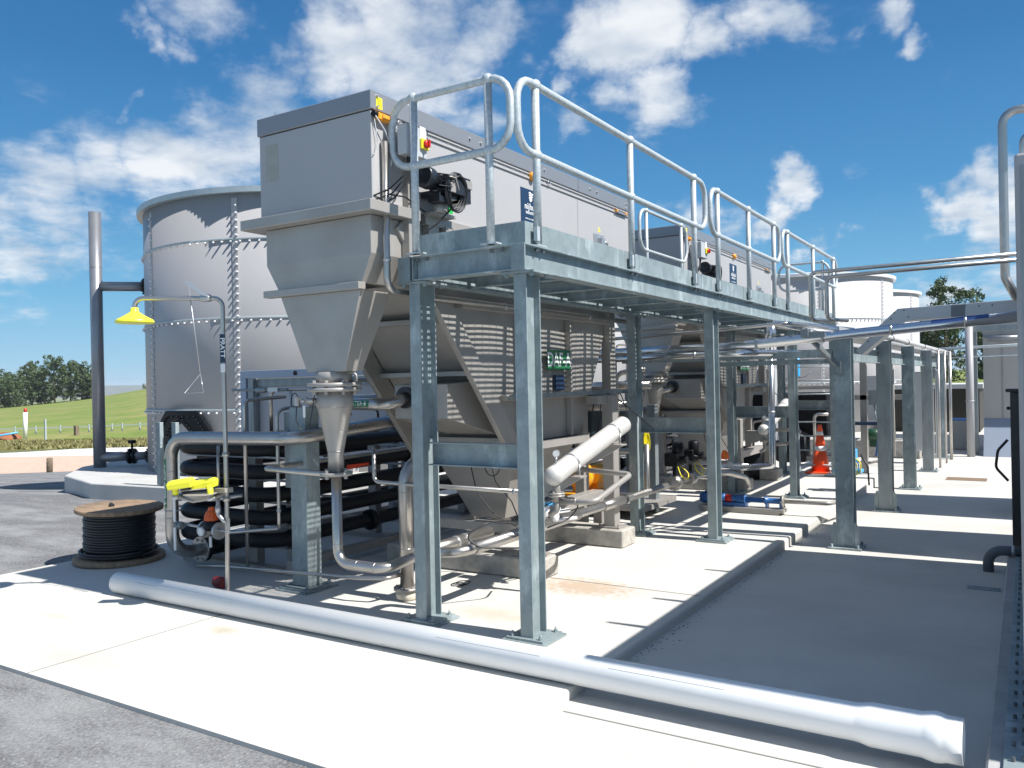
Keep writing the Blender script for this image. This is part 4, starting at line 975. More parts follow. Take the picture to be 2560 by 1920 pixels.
# waste water riser with painted name strip
rx, ry = -6.26, 4.45
t = pipe('waste_water_pipe', [(rx, 4.74, .175), (rx, ry, .175), (rx, ry, 1.185), (-4.75, ry, 1.205), (-4.75, 5.6, 1.28), (-4.75, 8.2, 1.30)], .055, PIPE, 'fat stainless waste water pipe rising at the left and running over the black tubes', fillet=.19, seg=24,
     welds=[((rx, ry, .9), (0, 0, 1)), ((rx, ry, .5), (0, 0, 1)), ((-5.3, ry, 1.197), (1, 0, 0)), ((-4.75, 4.75, 1.222), (0, 1, 0.05))])
b = MB(); flange(b, (rx, 4.735, .175), (0, 1, 0), .112, .022, 8, .012, True); part('pipe_flange', b, PIPE, t)
b = MB(); b.lathe([(.058, .0), (.058, .008)], (rx, ry, .56), (0, 0, 1), 24); b.beam((rx - .12, ry + .02, .565), (rx + .1, ry + .02, .565), .03, .008); part('pipe_clamp', b, GDARK, t)
def strip_sign(parent, c, ax, out, r, length, width, txt, size):
    flat = MB(); nn = 8
    vs = []
    for i in range(nn + 1):
        for s in (-.5, .5): vs.append((s * length, -width / 2 + width * i / nn, .0008))
    flat.add(vs, [(i * 2, i * 2 + 1, i * 2 + 3, i * 2 + 2) for i in range(nn)])
    sg = part('name_strip', wrap(flat, c, ax, out, r), GREEN, parent)
    tm = text_mb(txt, size, .0004, .0008)
    for p in tm.v: p.z += .0016; p.x -= length * .045
    part('strip_lettering', wrap(tm, c, ax, out, r), LETTER, sg)
    ar = MB(); ax0 = length * .44
    ar.prism([(ax0, 0), (ax0 - size * .34, size * .4), (ax0 - size * .52, size * .4), (ax0 - size * .30, size * .08), (ax0 - size * .75, size * .08), (ax0 - size * .75, -size * .08), (ax0 - size * .30, -size * .08), (ax0 - size * .52, -size * .4), (ax0 - size * .34, -size * .4)], (0, 0, .0014), (1, 0, 0), (0, 1, 0), (0, 0, .0004))
    part('strip_arrow', wrap(ar, c, ax, out, r), LETTER, sg)
strip_sign(t, (rx, ry, .80), (0, 0, -1), (-.25, -.97, 0), .055, .42, .05, 'WASTE WATER', .043)
# black outlet carrying on from the flange
b = MB(); b.tube([(rx, 4.75, .175), (rx, 5.3, .18)], .07, 24); flange(b, (rx, 4.765, .175), (0, 1, 0), .112, .03, 8, .012, False)
solo('black_outlet_spool', b, HDPE, 'short black plastic flanged pipe bolted to the foot of the waste water riser', 'pipe')

# upper waste water feed to the inlet box
t = pipe('waste_water_pipe', [(-5.03, 7.4, 1.49), (-5.03, 4.86, 1.47), (-4.28, 4.86, 1.452), (-4.16, 4.93, 1.46), (-4.16, 5.05, 1.50)], .047, PIPE, 'stainless waste water pipe crossing behind the settling cone into the nearest tank inlet box', fillet=.12, seg=24, welds=[((-4.32, 4.86, 1.453), (1, 0, 0))])
strip_sign(t, (-4.53, 4.86, 1.458), (1, 0, -.02), (.25, -.95, .12), .047, .42, .052, 'WASTE WATER', .046)
tB = copy_tree(t); tB.location = t.location + V((0, DY, 0)); tB['label'] = 'stainless waste water pipe entering the far flotation tank, mostly in shade'

# loop pipe from the cone, cone down pipe, capped riser
pipe('drain_loop', [(-4.19, 4.215, .985), (-4.84, 4.23, .995), (-4.84, 6.4, 1.03)], .021, PIPE, 'slim stainless pipe turning back from the flange under the settling cone', fillet=.05)
t = pipe('drain_pipe_bend', [(-4.085, 4.205, .98), (-4.085, 4.205, .37), (-3.66, 4.205, .37), (-3.66, 4.62, .40), (-3.35, 4.66, .43), (-3.35, 7.55, .44), (-3.21, 8.0, .49), (-3.2, 9.15, .50)], .036, PIPE, 'stainless drain pipe dropping from the settling cone and running low beside the tank legs', fillet=.10, seg=20,
     welds=[((-4.085, 4.205, .50), (0, 0, 1)), ((-3.9, 4.205, .37), (1, 0, 0)), ((-3.74, 4.205, .37), (1, 0, 0))])
b = MB(); b.tube([(-3.35, 4.8, .43), (-3.35, 6.4, .435)], .045, 20); b.tube([(-3.35, 6.9, .437), (-3.35, 7.35, .438)], .046, 20); part('pipe_jacket', b, PIPE, t)
b = MB(); b.lathe([(.0465, -.02), (.0465, .02)], (-3.35, 7.38, .44), (0, 1, 0), 20); part('black_band', b, RUBBER, t)
pipe('transfer_pipe', [(-3.80, 4.7, .36), (-3.80, 5.68, .365)], .05, PIPE, 'short fat stainless pipe lying low under the leaning wall of the nearest tank', clamps=[((-3.80, 5.2, .362), (0, 1, 0)), ((-3.80, 5.32, .362), (0, 1, 0))])
t = pipe('capped_riser', [(-3.955, 4.79, .09), (-3.955, 4.79, 1.02), (-3.80, 5.5, 1.03), (-3.8, 5.7, 1.03)], .052, PIPE, 'upright stainless riser on a cream end cap, behind the nearest platform column', fillet=.17, seg=24,
     welds=[((-3.955, 4.79, .80), (0, 0, 1)), ((-3.955, 4.79, .38), (0, 0, 1))])
b = MB(); flange(b, (-3.955, 4.79, .082), (0, 0, 1), .10, .02, 8, .009, False); part('riser_flange', b, STEEL, t)
b = MB(); b.lathe([(.075, 0), (.085, .01), (.085, .065)], (-3.955, 4.79, .004), (0, 0, 1), 24); b.box(-3.98, -3.94, 4.70, 4.71, .02, .05); part('end_cap', b, mat('cream_plastic', (.62, .58, .47), .5), t)
pipe('sample_pipe', [(-4.23, 4.76, 1.12), (-4.23, 4.76, .865), (-2.93, 4.76, .86)], .0155, PIPE, 'thin stainless sample pipe running across under the nearest tank at knee height', fillet=.05, clamps=[((-2.97, 4.76, .86), (1, 0, 0))])
pipe('under_deck_pipe', [(-3.575, 4.19, 3.21), (-3.575, 4.19, 2.225), (-3.552, 4.6, 2.213), (-3.552, 8.3, 2.213)], .0235, PIPE, 'stainless tube clipped upright beside the platform corner then running beneath the deck edge', fillet=.09, clamps=[((-3.575, 4.19, 2.43), (0, 0, 1)), ((-3.552, 5.6, 2.213), (0, 1, 0)), ((-3.552, 7.1, 2.213), (0, 1, 0))])

# ================================================================= TUBE FLOCCULATOR
t = thing('tube_flocculator', 'rack of five stacked black plastic tubes with stainless brackets beside the nearest tank', 'tube reactor', (-5.9, 6.8, 0))
for i in range(5):
    z = 1.075 - .195 * i
    x1, x0 = -5.43, -6.68
    pts = [(x1, 9.2, z + .03), (x1, 4.80, z), (x0, 4.80, z), (x0, 9.2, z + .03)]
    b = MB(); b.tube(pts, .064, 22, .24, nf=10)
    tu = part('reactor_tube', b, HDPE, t)
    b = MB()
    for y in (5.02, 6.6, 8.2): b.lathe([(.066, -.02), (.072, -.02), (.072, .02), (.066, .02)], (x1, y, z), (0, 1, 0), 20)
    part('tube_collar', b, BLACK, tu)
for y in (5.04, 6.62, 8.22):
    b = MB()
    for i in range(6): z = .985 - .195 * i + (.0 if i < 5 else .0); b.box(-6.78, -5.30, y - .05, y + .05, z - .012, z - .002)
    b.box(-5.93, -5.83, y - .045, y + .045, .03, 1.0); b.box(-5.56, -5.50, y + .052, y + .058, .1, 1.0)
    part('tube_bracket', b, STEEL, t, bevel=.002)
b = MB(); b.box(-5.36, -5.28, 4.9, 8.6, .05, .13); b.box(-6.74, -6.66, 4.9, 8.6, .05, .13); part('base_rail', b, STEEL, t, bevel=.003)
b = MB()
for y in (4.95, 6.6, 8.3): b.box(-6.74, -5.24, y - .05, y + .05, .0, .05)
part('foot_rail', b, STEEL, t, bevel=.003)
b = MB(); b.lathe([(.09, 0), (.10, .02), (.10, .06), (.07, .12)], (-5.43, 6.0, .30), (0, 1, 0), 18); b.lathe([(.09, 0), (.10, .02), (.10, .06), (.07, .12)], (-5.43, 5.55, .86), (0, 1, 0), 18); b.box(-5.5, -5.36, 5.5, 5.7, .88, .97); b.lathe([(.07, 0), (.09, .02), (.09, .06)], (-5.43, 7.0, .30), (0, 1, 0), 18)
part('tube_coupling', b, BLACK, t)
b = MB(); b.box(-5.345, -5.335, 5.4, 5.48, .885, .935); part('orange_block', b, ORN, t, bevel=.003)
b = MB(); b.prism([(5.2, .80), (5.95, .845), (5.95, .865), (5.55, .87), (5.2, .82)], (-5.60, 0, 0), (0, 1, 0), (0, 0, 1), (.25, 0, 0)); part('red_tray', b, mat('bright_red_orange', (.9, .08, .03), .4), t)
fB = copy_tree(t); fB.location = t.location + V((0, DY, 0)); fB['label'] = 'second rack of black plastic tubes, beyond the nearest tank legs'
pipe('instrument_pipe', [(-5.25, 5.2, 1.64), (-5.25, 5.9, 1.66), (-4.4, 6.6, 1.66), (-4.4, 7.0, 1.6)], .02, PIPE, 'upper stainless instrument pipe crossing left of the settling cone', fillet=.06)
pipe('instrument_pipe', [(-5.62, 5.0, 1.22), (-5.62, 5.0, 1.58), (-4.9, 5.05, 1.59), (-4.9, 5.05, 1.2)], .016, PIPE, 'bent thin stainless hoop above the waste water pipe, left of the column', fillet=.07)
pipe('instrument_pipe', [(-5.80, 5.4, 1.60), (-5.80, 5.4, 1.33), (-5.1, 5.45, 1.35)], .013, PIPE, 'thin stainless pipe with a low bend behind the shower post', fillet=.07)
t = thing('brass_ball_valve', 'ball valve with bright lever on the pipe right of the shower post', 'valve', (-5.40, 4.9, 1.58))
b = MB(); b.tube([(-6.0, 4.9, 1.585), (-5.3, 4.9, 1.58)], .012, 8); b.lathe([(.02, -.06), (.026, -.05), (.026, .05), (.02, .06)], (-5.62, 4.9, 1.58), (1, 0, 0), 12); part('valve_body', b, GDARK, t)
b = MB(); b.box(-5.5, -5.38, 4.86, 4.87, 1.565, 1.60); part('lever', b, NUT, t)
b = MB(); b.tube([(-5.27 + .05 * math.cos(a * PI / 8), 4.95, 1.45 + .10 * math.sin(a * PI / 8)) for a in range(16)], .0035, 6, closed=True)
solo('cable_loop', b, RUBBER, 'thin dark loop of cable hanging above the waste water pipe', 'cable')
b = MB(); b.tube([(-5.0, 5.6, 1.47), (-4.97, 5.6, 1.44), (-4.92, 5.6, 1.36), (-4.91, 5.6, 1.28)], .011, 8, .03)
solo('black_hose_end', b, RUBBER, 'stub of black hose sticking up behind the hoop pipe', 'hose')
# left line of platform support column standing alone
t = thing('support_column', 'galvanised box column with bolted base plate behind the white drain pipe, left of the walkway', 'column', (-4.88, 4.66, 0))
b = MB(); b.box(-4.965, -4.79, 4.60, 4.75, .035, 1.44); part('column_shaft', b, GALV, t, bevel=.004)
b = MB(); b.box(-5.03, -4.73, 4.52, 4.83, .012, .030); b.box(-5.05, -4.71, 4.50, 4.85, .002, .012)
for dx in (-.12, .12):
    for dy in (-.12, .12): b.hexbolt((-4.88 + dx, 4.675 + dy, .03), (0, 0, 1), .013, .03)
part('base_plate', b, GALV, t)
b = MB(); b.box(-5.045, -4.975, 4.62, 4.66, .80, 1.40); b.box(-5.04, -4.98, 4.60, 4.62, 1.2, 1.26); part('bracket', b, GDARK, t)
# instrument shelter board behind
t = thing('instrument_shelter', 'low blue-grey instrument shelter with framed back panel in front of the tall grey tank', 'shelter', (-7.7, 7.5, 0))
b = MB(); b.box(-8.95, -6.0, 7.44, 7.50, 1.73, 1.83); b.box(-8.95, -8.84, 7.44, 7.50, .10, 1.728); part('outer_frame', b, mat('blue_grey_trim', (.30, .35, .44), .35, .2), t, bevel=.004)
b = MB(); b.box(-8.83, -6.0, 7.55, 7.60, .7, 1.726); part('back_panel', b, mat('shelter_panel', (.40, .40, .42), .4), t)
b = MB(); b.box(-8.80, -8.70, 7.44, 7.54, 0.0, 1.725); b.box(-8.69, -6.0, 7.50, 7.545, 1.62, 1.72); b.box(-6.4, -6.32, 7.44, 7.54, 0.0, 1.725); part('inner_frame', b, GDARK, t, bevel=.003)
b = MB(); b.lathe([(.03, 0), (.03, .01)], (-7.9, 7.438, 1.78), (0, -1, 0), 14); part('round_vent', b, BLACK, t)

# ================================================================= PRESSURE VESSEL AND VALVES UNDER THE DECK
def vessel_group(dy, labs):
    P0, P1 = V((-3.0, 5.34 + dy, .895)), V((-3.0, 6.62 + dy, 1.215)); ax = (P1 - P0).normalized(); L = (P1 - P0).length; R = .073
    t = thing('air_vessel', labs[0], 'pressure vessel', P0)
    b = MB(); b.lathe([(.001, -.045), (.035, -.038), (.058, -.022), (R, .0), (R, .004), (R, L), (.058, L + .022), (.035, L + .036), (.001, L + .045)], P0, ax, 32); part('vessel_shell', b, mat('pale_blasted_steel', (.66, .645, .62), .45, .25, var=.06, scale=5), t)
    upv = V((1, 0, 0)).cross(ax); upv = upv if upv.z > 0 else -upv
    for s in (.30, 1.08):
        c = P0 + ax * s; b = MB(); b.lathe([(R + .001, -.006), (R + .007, -.006), (R + .007, .006), (R + .001, .006)], c, ax, 28)
        b.tube([c + V((.076, 0, 0)), c + V((.076, 0, -.12))], .006, 8); st = part('u_bolt', b, NUT, t)
        b = MB(); b.prism([(-.03, 0), (.12, .03), (.12, .045), (-.10, .0), (-.10, -.16)], c + V((-.45, -.0, -.10)), (1, 0, 0), (0, 0, 1), (0, .09, 0)) if False else None
        b.box(c.x - .30, c.x + .11, c.y - .05, c.y + .06, c.z - R - .035, c.z - R - .022)
        b.prism([(c.x - .30, c.z - R - .036), (c.x - .30, c.z - R - .22), (c.x - .16, c.z - R - .18), (c.x + .10, c.z - R - .036)], (0, c.y - .005, 0), (1, 0, 0), (0, 0, 1), (0, .01, 0))
        part('bracket', b, STEEL, t, bevel=.002)
    b = MB(); c = P0 + ax * .06; b.tube([c, V((c.x, c.y, .70))], .028, 16); flange(b, (c.x, c.y, .765), (0, 0, 1), .062, .014, 4, .009, True); flange(b, (c.x, c.y, .748), (0, 0, 1), .062, .014, 4, .009, True)
    b.tube([(c.x, c.y, .74), (c.x, c.y, .64), (c.x - .06, c.y, .60)], .024, 14, .03); part('outlet_flange', b, STEEL, t)
    b = MB(); g = c + V((0, 0, R)); b.tube([g - V((0, 0, .01)), g + V((0, 0, .05))], .008, 8); b.lathe([(.013, 0), (.013, .02)], g + V((0, 0, .03)), (0, 0, 1), 8); b.lathe([(.028, 0), (.028, .018)], g + V((0, .01, .08)), (.35, -1, .0), 18)
    gg = part('pressure_gauge', b, NUT, t)
    b = MB(); b.lathe([(.024, 0), (.024, .001)], g + V((.0067, -.0095, .08)), (.35, -1, 0), 18); part('gauge_face', b, WHITE, gg)
    b = MB(); b.tube([(-3.0, 5.41 + dy, .70), (-2.70, 5.43 + dy, .715), (-2.67, 6.02 + dy, .855), (-3.25, 6.12 + dy, .87)], .022, 16, .06); b.lathe([(.023, -.006), (.026, -.006), (.026, .006), (.023, .006)], (-2.85, 5.42 + dy, .708), (1, .06, .05), 14); part('return_pipe', b, STEEL, t)
    return t
vessel_group(0, ['pale cylindrical vessel sloping up to the right beside the DAF-A tank, gauge at one end'])
vessel_group(DY, ['pale sloping cylindrical vessel beside the far DAF-B tank, partly behind a column'])
b = MB()
for (x, y, z, r, h) in ((-3.17, 5.5, .60, .03, .09), (-3.14, 5.62, .585, .028, .08), (-3.12, 5.58, .55, .024, .05), (-3.2, 5.45, .53, .022, .05)):
    b.lathe([(r * .8, 0), (r, .01), (r, h)], (x, y, z - .03), (.3, 0, 1), 12)
b.tube([(-3.25, 5.4, .57), (-3.1, 5.78, .58)], .016, 10); b.tube([(-3.18, 5.75, .50), (-3.1, 5.9, .50)], .014, 8)
t = thing('sampling_valve_set', 'cluster of white fittings with bright blue handles low behind the near right column', 'valve', (-3.17, 5.55, .5))
part('white_fitting', b, WHITE, t)
for (y, z) in ((5.50, .655), (5.63, .635)):
    b = MB(); b.box(-3.15, -3.11, y - .035, y + .035, z, z + .022); b.lathe([(.02, 0), (.02, .03)], (-3.14, y, z - .02), (0, 0, 1), 10); part('blue_handle', b, LBLUE, t, bevel=.004)
b = MB(); b.tube([(-3.2, 5.2, .60), (-3.1, 5.35, .66), (-3.05, 5.6, .72), (-3.03, 5.85, .62), (-3.12, 5.8, .5), (-3.2, 5.6, .46)], .006, 8, .12); part('black_hose', b, RUBBER, t)
b = MB(); b.tube([(-3.25, 5.15, .58), (-3.3, 4.9, .60), (-3.4, 4.75, .52), (-3.3, 4.8, .44), (-3.1, 5.1, .40), (-3.2, 5.3, .38)], .007, 8, .12)
solo('black_hose', b, RUBBER, 'loop of black hose hanging between the two nearest columns over the low drain pipe', 'hose')
b = MB(); b.tube([(-3.86 + .06 * math.cos(a * .9), 5.28 + .08 * math.sin(a * .9) + .01 * a, .006) for a in range(14)], .0035, 6)
solo('cable_coil', b, RUBBER, 'thin cable curled on the concrete by the front plinth', 'cable')

# yellow pump inside the leg frame
t = thing('yellow_pump', 'yellow-orange painted pump glimpsed between the legs under the nearest tank', 'pump', (-3.95, 7.65, .35))
b = MB(); b.lathe([(.05, 0), (.13, .02), (.14, .06), (.14, .12), (.10, .16), (.05, .2)], (-3.95, 7.55, .62), (0, 1, 0), 24); b.lathe([(.07, 0), (.07, .2)], (-3.95, 7.62, .62), (0, 0, 1), 18); b.lathe([(.09, 0), (.09, .02)], (-3.95, 7.62, .82), (0, 0, 1), 18); b.lathe([(.09, 0), (.1, .02), (.1, .25), (.08, .27)], (-3.9, 7.78, .62), (0, 1, 0), 18)
part('pump_casing', b, PUMPY, t)
b = MB(); b.box(-4.08, -3.82, 7.5, 8.1, .40, .45); b.prism([(-4.03, .45), (-3.87, .45), (-3.90, .55), (-4.0, .55)], (0, 7.58, 0), (1, 0, 0), (0, 0, 1), (0, .08, 0)); b.box(-4.0, -3.86, 7.85, 8.0, .45, .55); part('pump_foot', b, PUMPY, t, bevel=.006)
b = MB(); b.box(-4.2, -3.66, 7.48, 8.15, .34, .40); b.box(-4.15, -4.05, 7.6, 8.0, .0, .34); b.box(-3.8, -3.7, 7.6, 8.0, .0, .34); part('pump_stand', b, STEEL, t, bevel=.004)

# blue progressing cavity pump
by = 9.78
t = thing('blue_pump', 'long blue progressing cavity pump with a red coupling window lying between the platform columns', 'pump', (-2.95, by, 0))
b = MB(); z = .155
b.lathe([(.03, 0), (.06, .008), (.064, .03), (.064, .2), (.06, .215)], (-3.42, by, z), (1, 0, 0), 20)
for k in range(16): a = 2 * PI * k / 16; b.beam((-3.38, by + .066 * math.cos(a), z + .066 * math.sin(a)), (-3.22, by + .066 * math.cos(a), z + .066 * math.sin(a)), .004, .008, (0, math.cos(a), math.sin(a)))
b.box(-3.34, -3.26, by - .09, by - .055, z - .02, z + .05)
m_ = part('motor', b, BLUE, t)
b = MB(); b.lathe([(.05, 0), (.058, .01), (.058, .09), (.045, .1)], (-3.20, by, z), (1, 0, 0), 20); b.box(-3.2, -2.85, by - .055, by + .055, .07, .115)
b.lathe([(.055, 0), (.055, .012), (.04, .03), (.05, .06), (.055, .14), (.06, .15), (.06, .16)], (-3.02, by, z), (1, 0, 0), 20)
b.lathe([(.032, 0), (.032, .22), (.046, .225), (.046, .24), (.034, .245), (.034, .40), (.05, .405), (.05, .425)], (-2.86, by, z), (1, 0, 0), 20); b.box(-2.62, -2.6, by - .05, by + .05, .07, .14); b.box(-2.46, -2.44, by - .05, by + .05, .07, .14)
part('pump_casing', b, BLUE, t)
b = MB(); b.lathe([(.05, 0), (.05, .085)], (-3.105, by, z), (1, 0, 0), 20); part('coupling_guard', b, RED, t)
b = MB(); b.box(-3.3, -3.26, by - .093, by - .091, z, z + .03); part('motor_plate', b, WHITE, m_)
b = MB(); b.box(-3.42, -2.40, by - .09, by + .09, .03, .068); b.box(-3.4, -2.46, by - .085, by + .085, .003, .03); part('skid', b, STEEL, t, bevel=.003)
pipe('pump_outlet', [(-2.43, by, .155), (-1.93, by, .16), (-1.86, 9.95, .16), (-1.86, 10.6, .0)], .024, STEEL, 'stainless outlet pipe leading right from the blue pump to the pad edge', fillet=.07)
t = thing('blank_flange', 'upright steel flange between the blue pump and its outlet pipe', 'flange', (-2.43, by, .155)); b = MB(); flange(b, (-2.425, by, .155), (1, 0, 0), .075, .018, 4, .01, True); part('flange_plate', b, STEEL, t)

# actuated valves on the low pipe, beyond the second column pair
for k, (y, lab) in enumerate(((8.35, 'left of two black valve actuators on the low pipe beyond the cross beam'), (8.84, 'right of two black valve actuators, the one with a yellow patch on its side'))):
    t = thing('valve_actuator', lab, 'valve', (-3.20, y, .45), 'black valve actuators on the low pipe')
    b = MB(); b.lathe([(.04, -.06), (.075, -.045), (.085, -.01), (.085, .01), (.075, .045), (.04, .06)], (-3.20, y, .50), (0, 1, 0), 22); flange(b, (-3.20, y - .08, .50), (0, 1, 0), .07, .015, 4, .008, True); part('valve_body', b, PIPE, t)
    b = MB(); b.lathe([(.02, 0), (.02, .2)], (-3.20, y, .52), (0, 0, 1), 12); b.box(-3.27, -3.13, y - .11, y + .11, .68, .82); b.lathe([(.055, 0), (.06, .01), (.06, .10), (.04, .12)], (-3.15, y - .02, .82 if k == 0 else .80), (0, 0, 1), 18); b.lathe([(.045, 0), (.045, .08)], (-3.13, y, .75), (1, 0, 0), 14); b.tube([(-3.13, y - .1, .75), (-3.05, y + .15, .70)], .02, 8)
    h = part('actuator_housing', b, BLACK, t, bevel=.008)
    b = MB(); b.box(-3.129, -3.127, y + .03, y + .09, .70, .76); part('yellow_patch', b, TAGY, h)
    b = MB(); b.tube([(-3.15, y - .05, .70), (-3.09, y - .1, .58), (-3.05, y + .0, .54), (-3.07, y + .08, .60), (-3.15, y + .03, .68)], .006, 6, .05); part('yellow_lead', b, YELC, t)
for (x, y, z, lab) in ((-3.40, 8.15, .96, 'bright hank of yellow cable tied to the second left column'), (-2.70, 8.15, .96, 'hank of yellow cable half hidden behind the second right column')):
    b = MB()
    for k in range(7): q = (k - 3) * .007; b.tube([(x + .02 + q * .5 + .014 * math.cos(a * PI / 6), y - .10 + .016 * math.cos(a * PI / 6 + k * .2) + q * .5, z + (.10 + .004 * (k % 3)) * math.sin(a * PI / 6) * (1 - .25 * (k % 2))) for a in range(12)], .0045, 6, closed=True)
    solo('yellow_cable_hank', b, YELC, lab, 'cable', 'yellow cable hanks')
# orange headed gauge near column D and the vertical riser by column F
pipe('tall_riser', [(-2.83, 10.9, 2.2), (-2.83, 10.9, .45), (-3.3, 10.9, .40), (-3.75, 10.9, .42)], .042, CLAD, 'shiny clad riser in front of the third right column, turning left near the ground', fillet=.03, clamps=[((-2.83, 10.9, 1.9), (0, 0, 1)), ((-2.83, 10.9, 1.15), (0, 0, 1))])
pipe('black_riser_bend', [(-3.86, 8.35, .35), (-3.86, 8.35, 1.68), (-3.55, 8.45, 1.72)], .028, PIPE, 'stainless riser with a top bend just left of the second left column', fillet=.10)
pipe('low_bend_pipe', [(-3.28, 7.80, .95), (-3.28, 7.80, .47), (-3.40, 7.75, .43), (-3.9, 7.7, .42)], .026, PIPE, 'stainless pipe dropping along the second left column and turning left near the floor', fillet=.08)
pipe('curved_suction_pipe', [(-3.2, 9.15, .50), (-3.05, 9.7, .47), (-2.95, 10.2, .36), (-2.95, 10.2, .22)], .033, PIPE, 'curved stainless suction pipe dropping toward the blue pump', fillet=.14)
t = thing('orange_regulator', 'small orange-red regulator with gauge behind the second right column', 'regulator', (-3.0, 9.3, .62))
b = MB(); b.lathe([(.05, 0), (.045, .06), (.025, .10)], (-3.0, 9.45, .66), (0, 0, 1), 8, False); part('regulator_cap', b, ORN, t)
b = MB(); b.lathe([(.035, 0), (.035, .012)], (-2.94, 9.42, .60), (.5, -1, 0), 16); b.tube([(-3.3, 9.45, .60), (-2.7, 9.45, .60)], .014, 8); part('gauge', b, NUT, t)

# ================================================================= CROSSING PIPES AND PIPE RACK
t = thing('pipe_rack', 'row of galvanised rack columns with beam and cable tray on the lower concrete floor', 'pipe rack', (-1.54, 13.5, -.12))
RY = (8.64, 11.36, 13.86, 16.6, 19.35)
for i, y in enumerate(RY):
    fz = floor_z(y)
    b = MB(); b.isec((-1.535, y, fz + .02), (-1.535, y, 2.03), (0, 1, 0), .165, .165, .011, .008); c = part('column', b, GALV if i % 2 == 0 else GDARK, t, bevel=.0015)
    b = MB(); b.box(-1.69, -1.38, y - .15, y + .15, fz + .002, fz + .02)
    for dx in (-.12, .12):
        for dy in (-.115, .115): b.hexbolt((-1.535 + dx, y + dy, fz + .02), (0, 0, 1), .014, .03)
    if i < 2:
        b.prism([(-.0, 0), (.045, 0), (.045, .18), (.02, .24), (0, .24)], (-1.450, y - .085, fz + .02), (1, 0, 0), (0, 0, 1), (0, .01, 0)); b.prism([(0, 0), (-.045, 0), (-.045, .18), (-.02, .24), (0, .24)], (-1.62, y - .085, fz + .02), (1, 0, 0), (0, 0, 1), (0, .01, 0))
    part('base_plate', b, GALV, c)
b = MB(); b.isec((-1.60, 8.75, 1.83), (-1.60, 23, 1.83), (0, 0, 1), .16, .07, .01, .007); b.isec((-1.45, 8.75, 1.83), (-1.45, 23, 1.83), (0, 0, 1), .16, .05, .01, .007, chan=1) if False else None
part('rack_beam', b, GALV, t)
b = MB(); b.box(-1.95, -1.60, 8.8, 23, 2.035, 2.045); b.box(-1.955, -1.948, 8.8, 23, 2.035, 2.10); b.box(-1.602, -1.595, 8.8, 23, 2.046, 2.10)
part('cable_tray', b, TRAY, t)
b = MB(); b.tube([(-1.45, 9.3, 2.065), (-1.45, 22, 2.065)], .033, 16); cp = part('conduit', b, mat('grey_conduit', (.5, .5, .5), .35), t)
b = MB()
for y in (9.9, 11.4, 13.0, 15.2, 17.6): b.lathe([(.034, -.01), (.04, -.01), (.04, .01), (.034, .01)], (-1.45, y, 2.065), (0, 1, 0), 14)
part('saddle', b, BLACK, cp)
b = MB(); b.box(-3.9, -1.63, 8.60, 8.66, 1.79, 1.86); b.box(-3.0, -1.63, 8.9, 8.95, 1.73, 1.78); part('cross_arm', b, GALV, t, bevel=.002)
b = MB(); b.box(-2.9, -1.65, 9.9, 10.5, 1.89, 1.90); b.box(-2.9, -1.65, 9.895, 9.905, 1.85, 1.91); part('side_tray', b, GDARK, t)
b = MB(); b.box(-1.80, -1.62, 8.22, 8.30, 1.97, 2.03); b.beam((-1.77, 8.26, 1.97), (-1.56, 8.5, 1.70), .04, .04); b.box(-1.59, -1.54, 8.49, 8.55, 1.63, 1.74); b.box(-1.84, -1.77, 8.2, 8.32, 1.98, 2.06)
part('strut_bracket', b, GDARK, t, bevel=.003)
# vertical clad and thin pipes at the far rack end
for (x, y, r) in ((-1.40, 17.3, .02), (-1.36, 18.2, .018), (-1.33, 19.0, .03)):
    b = MB(); b.tube([(x, y, floor_z(y)), (x, y, 2.05)], r, 10); part('drop_pipe', b, PIPE, t)

pipe('overhead_pipe', [(-4.1, 8.28, 1.905), (-2.6, 8.28, 1.915), (-.75, 8.28, 2.035), (.4, 8.28, 2.11)], .047, CLAD, 'thickest shiny clad pipe crossing overhead from the platform to the right edge', seg=24,
     clamps=[((-3.2, 8.28, 1.911), (1, 0, 0)), ((-2.28, 8.28, 1.936), (1, 0, .06)), ((-1.65, 8.28, 1.977), (1, 0, .06)), ((-1.05, 8.28, 2.016), (1, 0, .06)), ((-.45, 8.28, 2.055), (1, 0, .06))])
b = MB(); vs = []
for i in range(2):
    for k in range(9): q = PI * (.08 + .62 * k / 8); vs.append(V((-.72 + i * .45, 8.28, 2.038 + i * .029)) + V((0, -math.cos(q) * .048, math.sin(q) * .048)))
b.add(vs, [(k, k + 1, 9 + k + 1, 9 + k) for k in range(8)], True)
solo('blue_reflection', b, mat('painted_reflection', (.03, .07, .22), .35), 'blue painted sleeve wrapped on the right part of the overhead pipe', 'reflection')  # blue reflection put into colour, as a thin shell on the pipe's upper side
pipe('overhead_pipe', [(-4.1, 8.22, 1.83), (-2.75, 8.22, 1.845), (-2.35, 8.22, 1.85), (-2.1, 8.9, 1.85), (-2.0, 10.2, 1.84)], .034, CLAD, 'second clad pipe just below the thickest one, bending away to the back', fillet=.2, seg=20, clamps=[((-3.5, 8.22, 1.836), (1, 0, 0)), ((-2.9, 8.22, 1.843), (1, 0, 0))])
pipe('overhead_pipe', [(-4.2, 8.24, 2.045), (-2.7, 8.24, 2.09), (-1.98, 8.24, 2.125), (-1.85, 8.9, 2.12), (-1.8, 9.6, 2.12)], .018, PIPE, 'thin pipe above the clad pipes turning back beyond its right end', fillet=.06)
pipe('overhead_pipe', [(-2.30, 8.9, 2.18), (-2.30, 8.9, 1.95)], .05, CLAD, 'short fat upright clad pipe right under the platform edge')
pipe('overhead_pipe', [(-2.30, 8.9, 2.17), (-1.6, 9.6, 2.08)], .045, CLAD, 'clad pipe slanting away from the short fat upright beneath the platform edge')
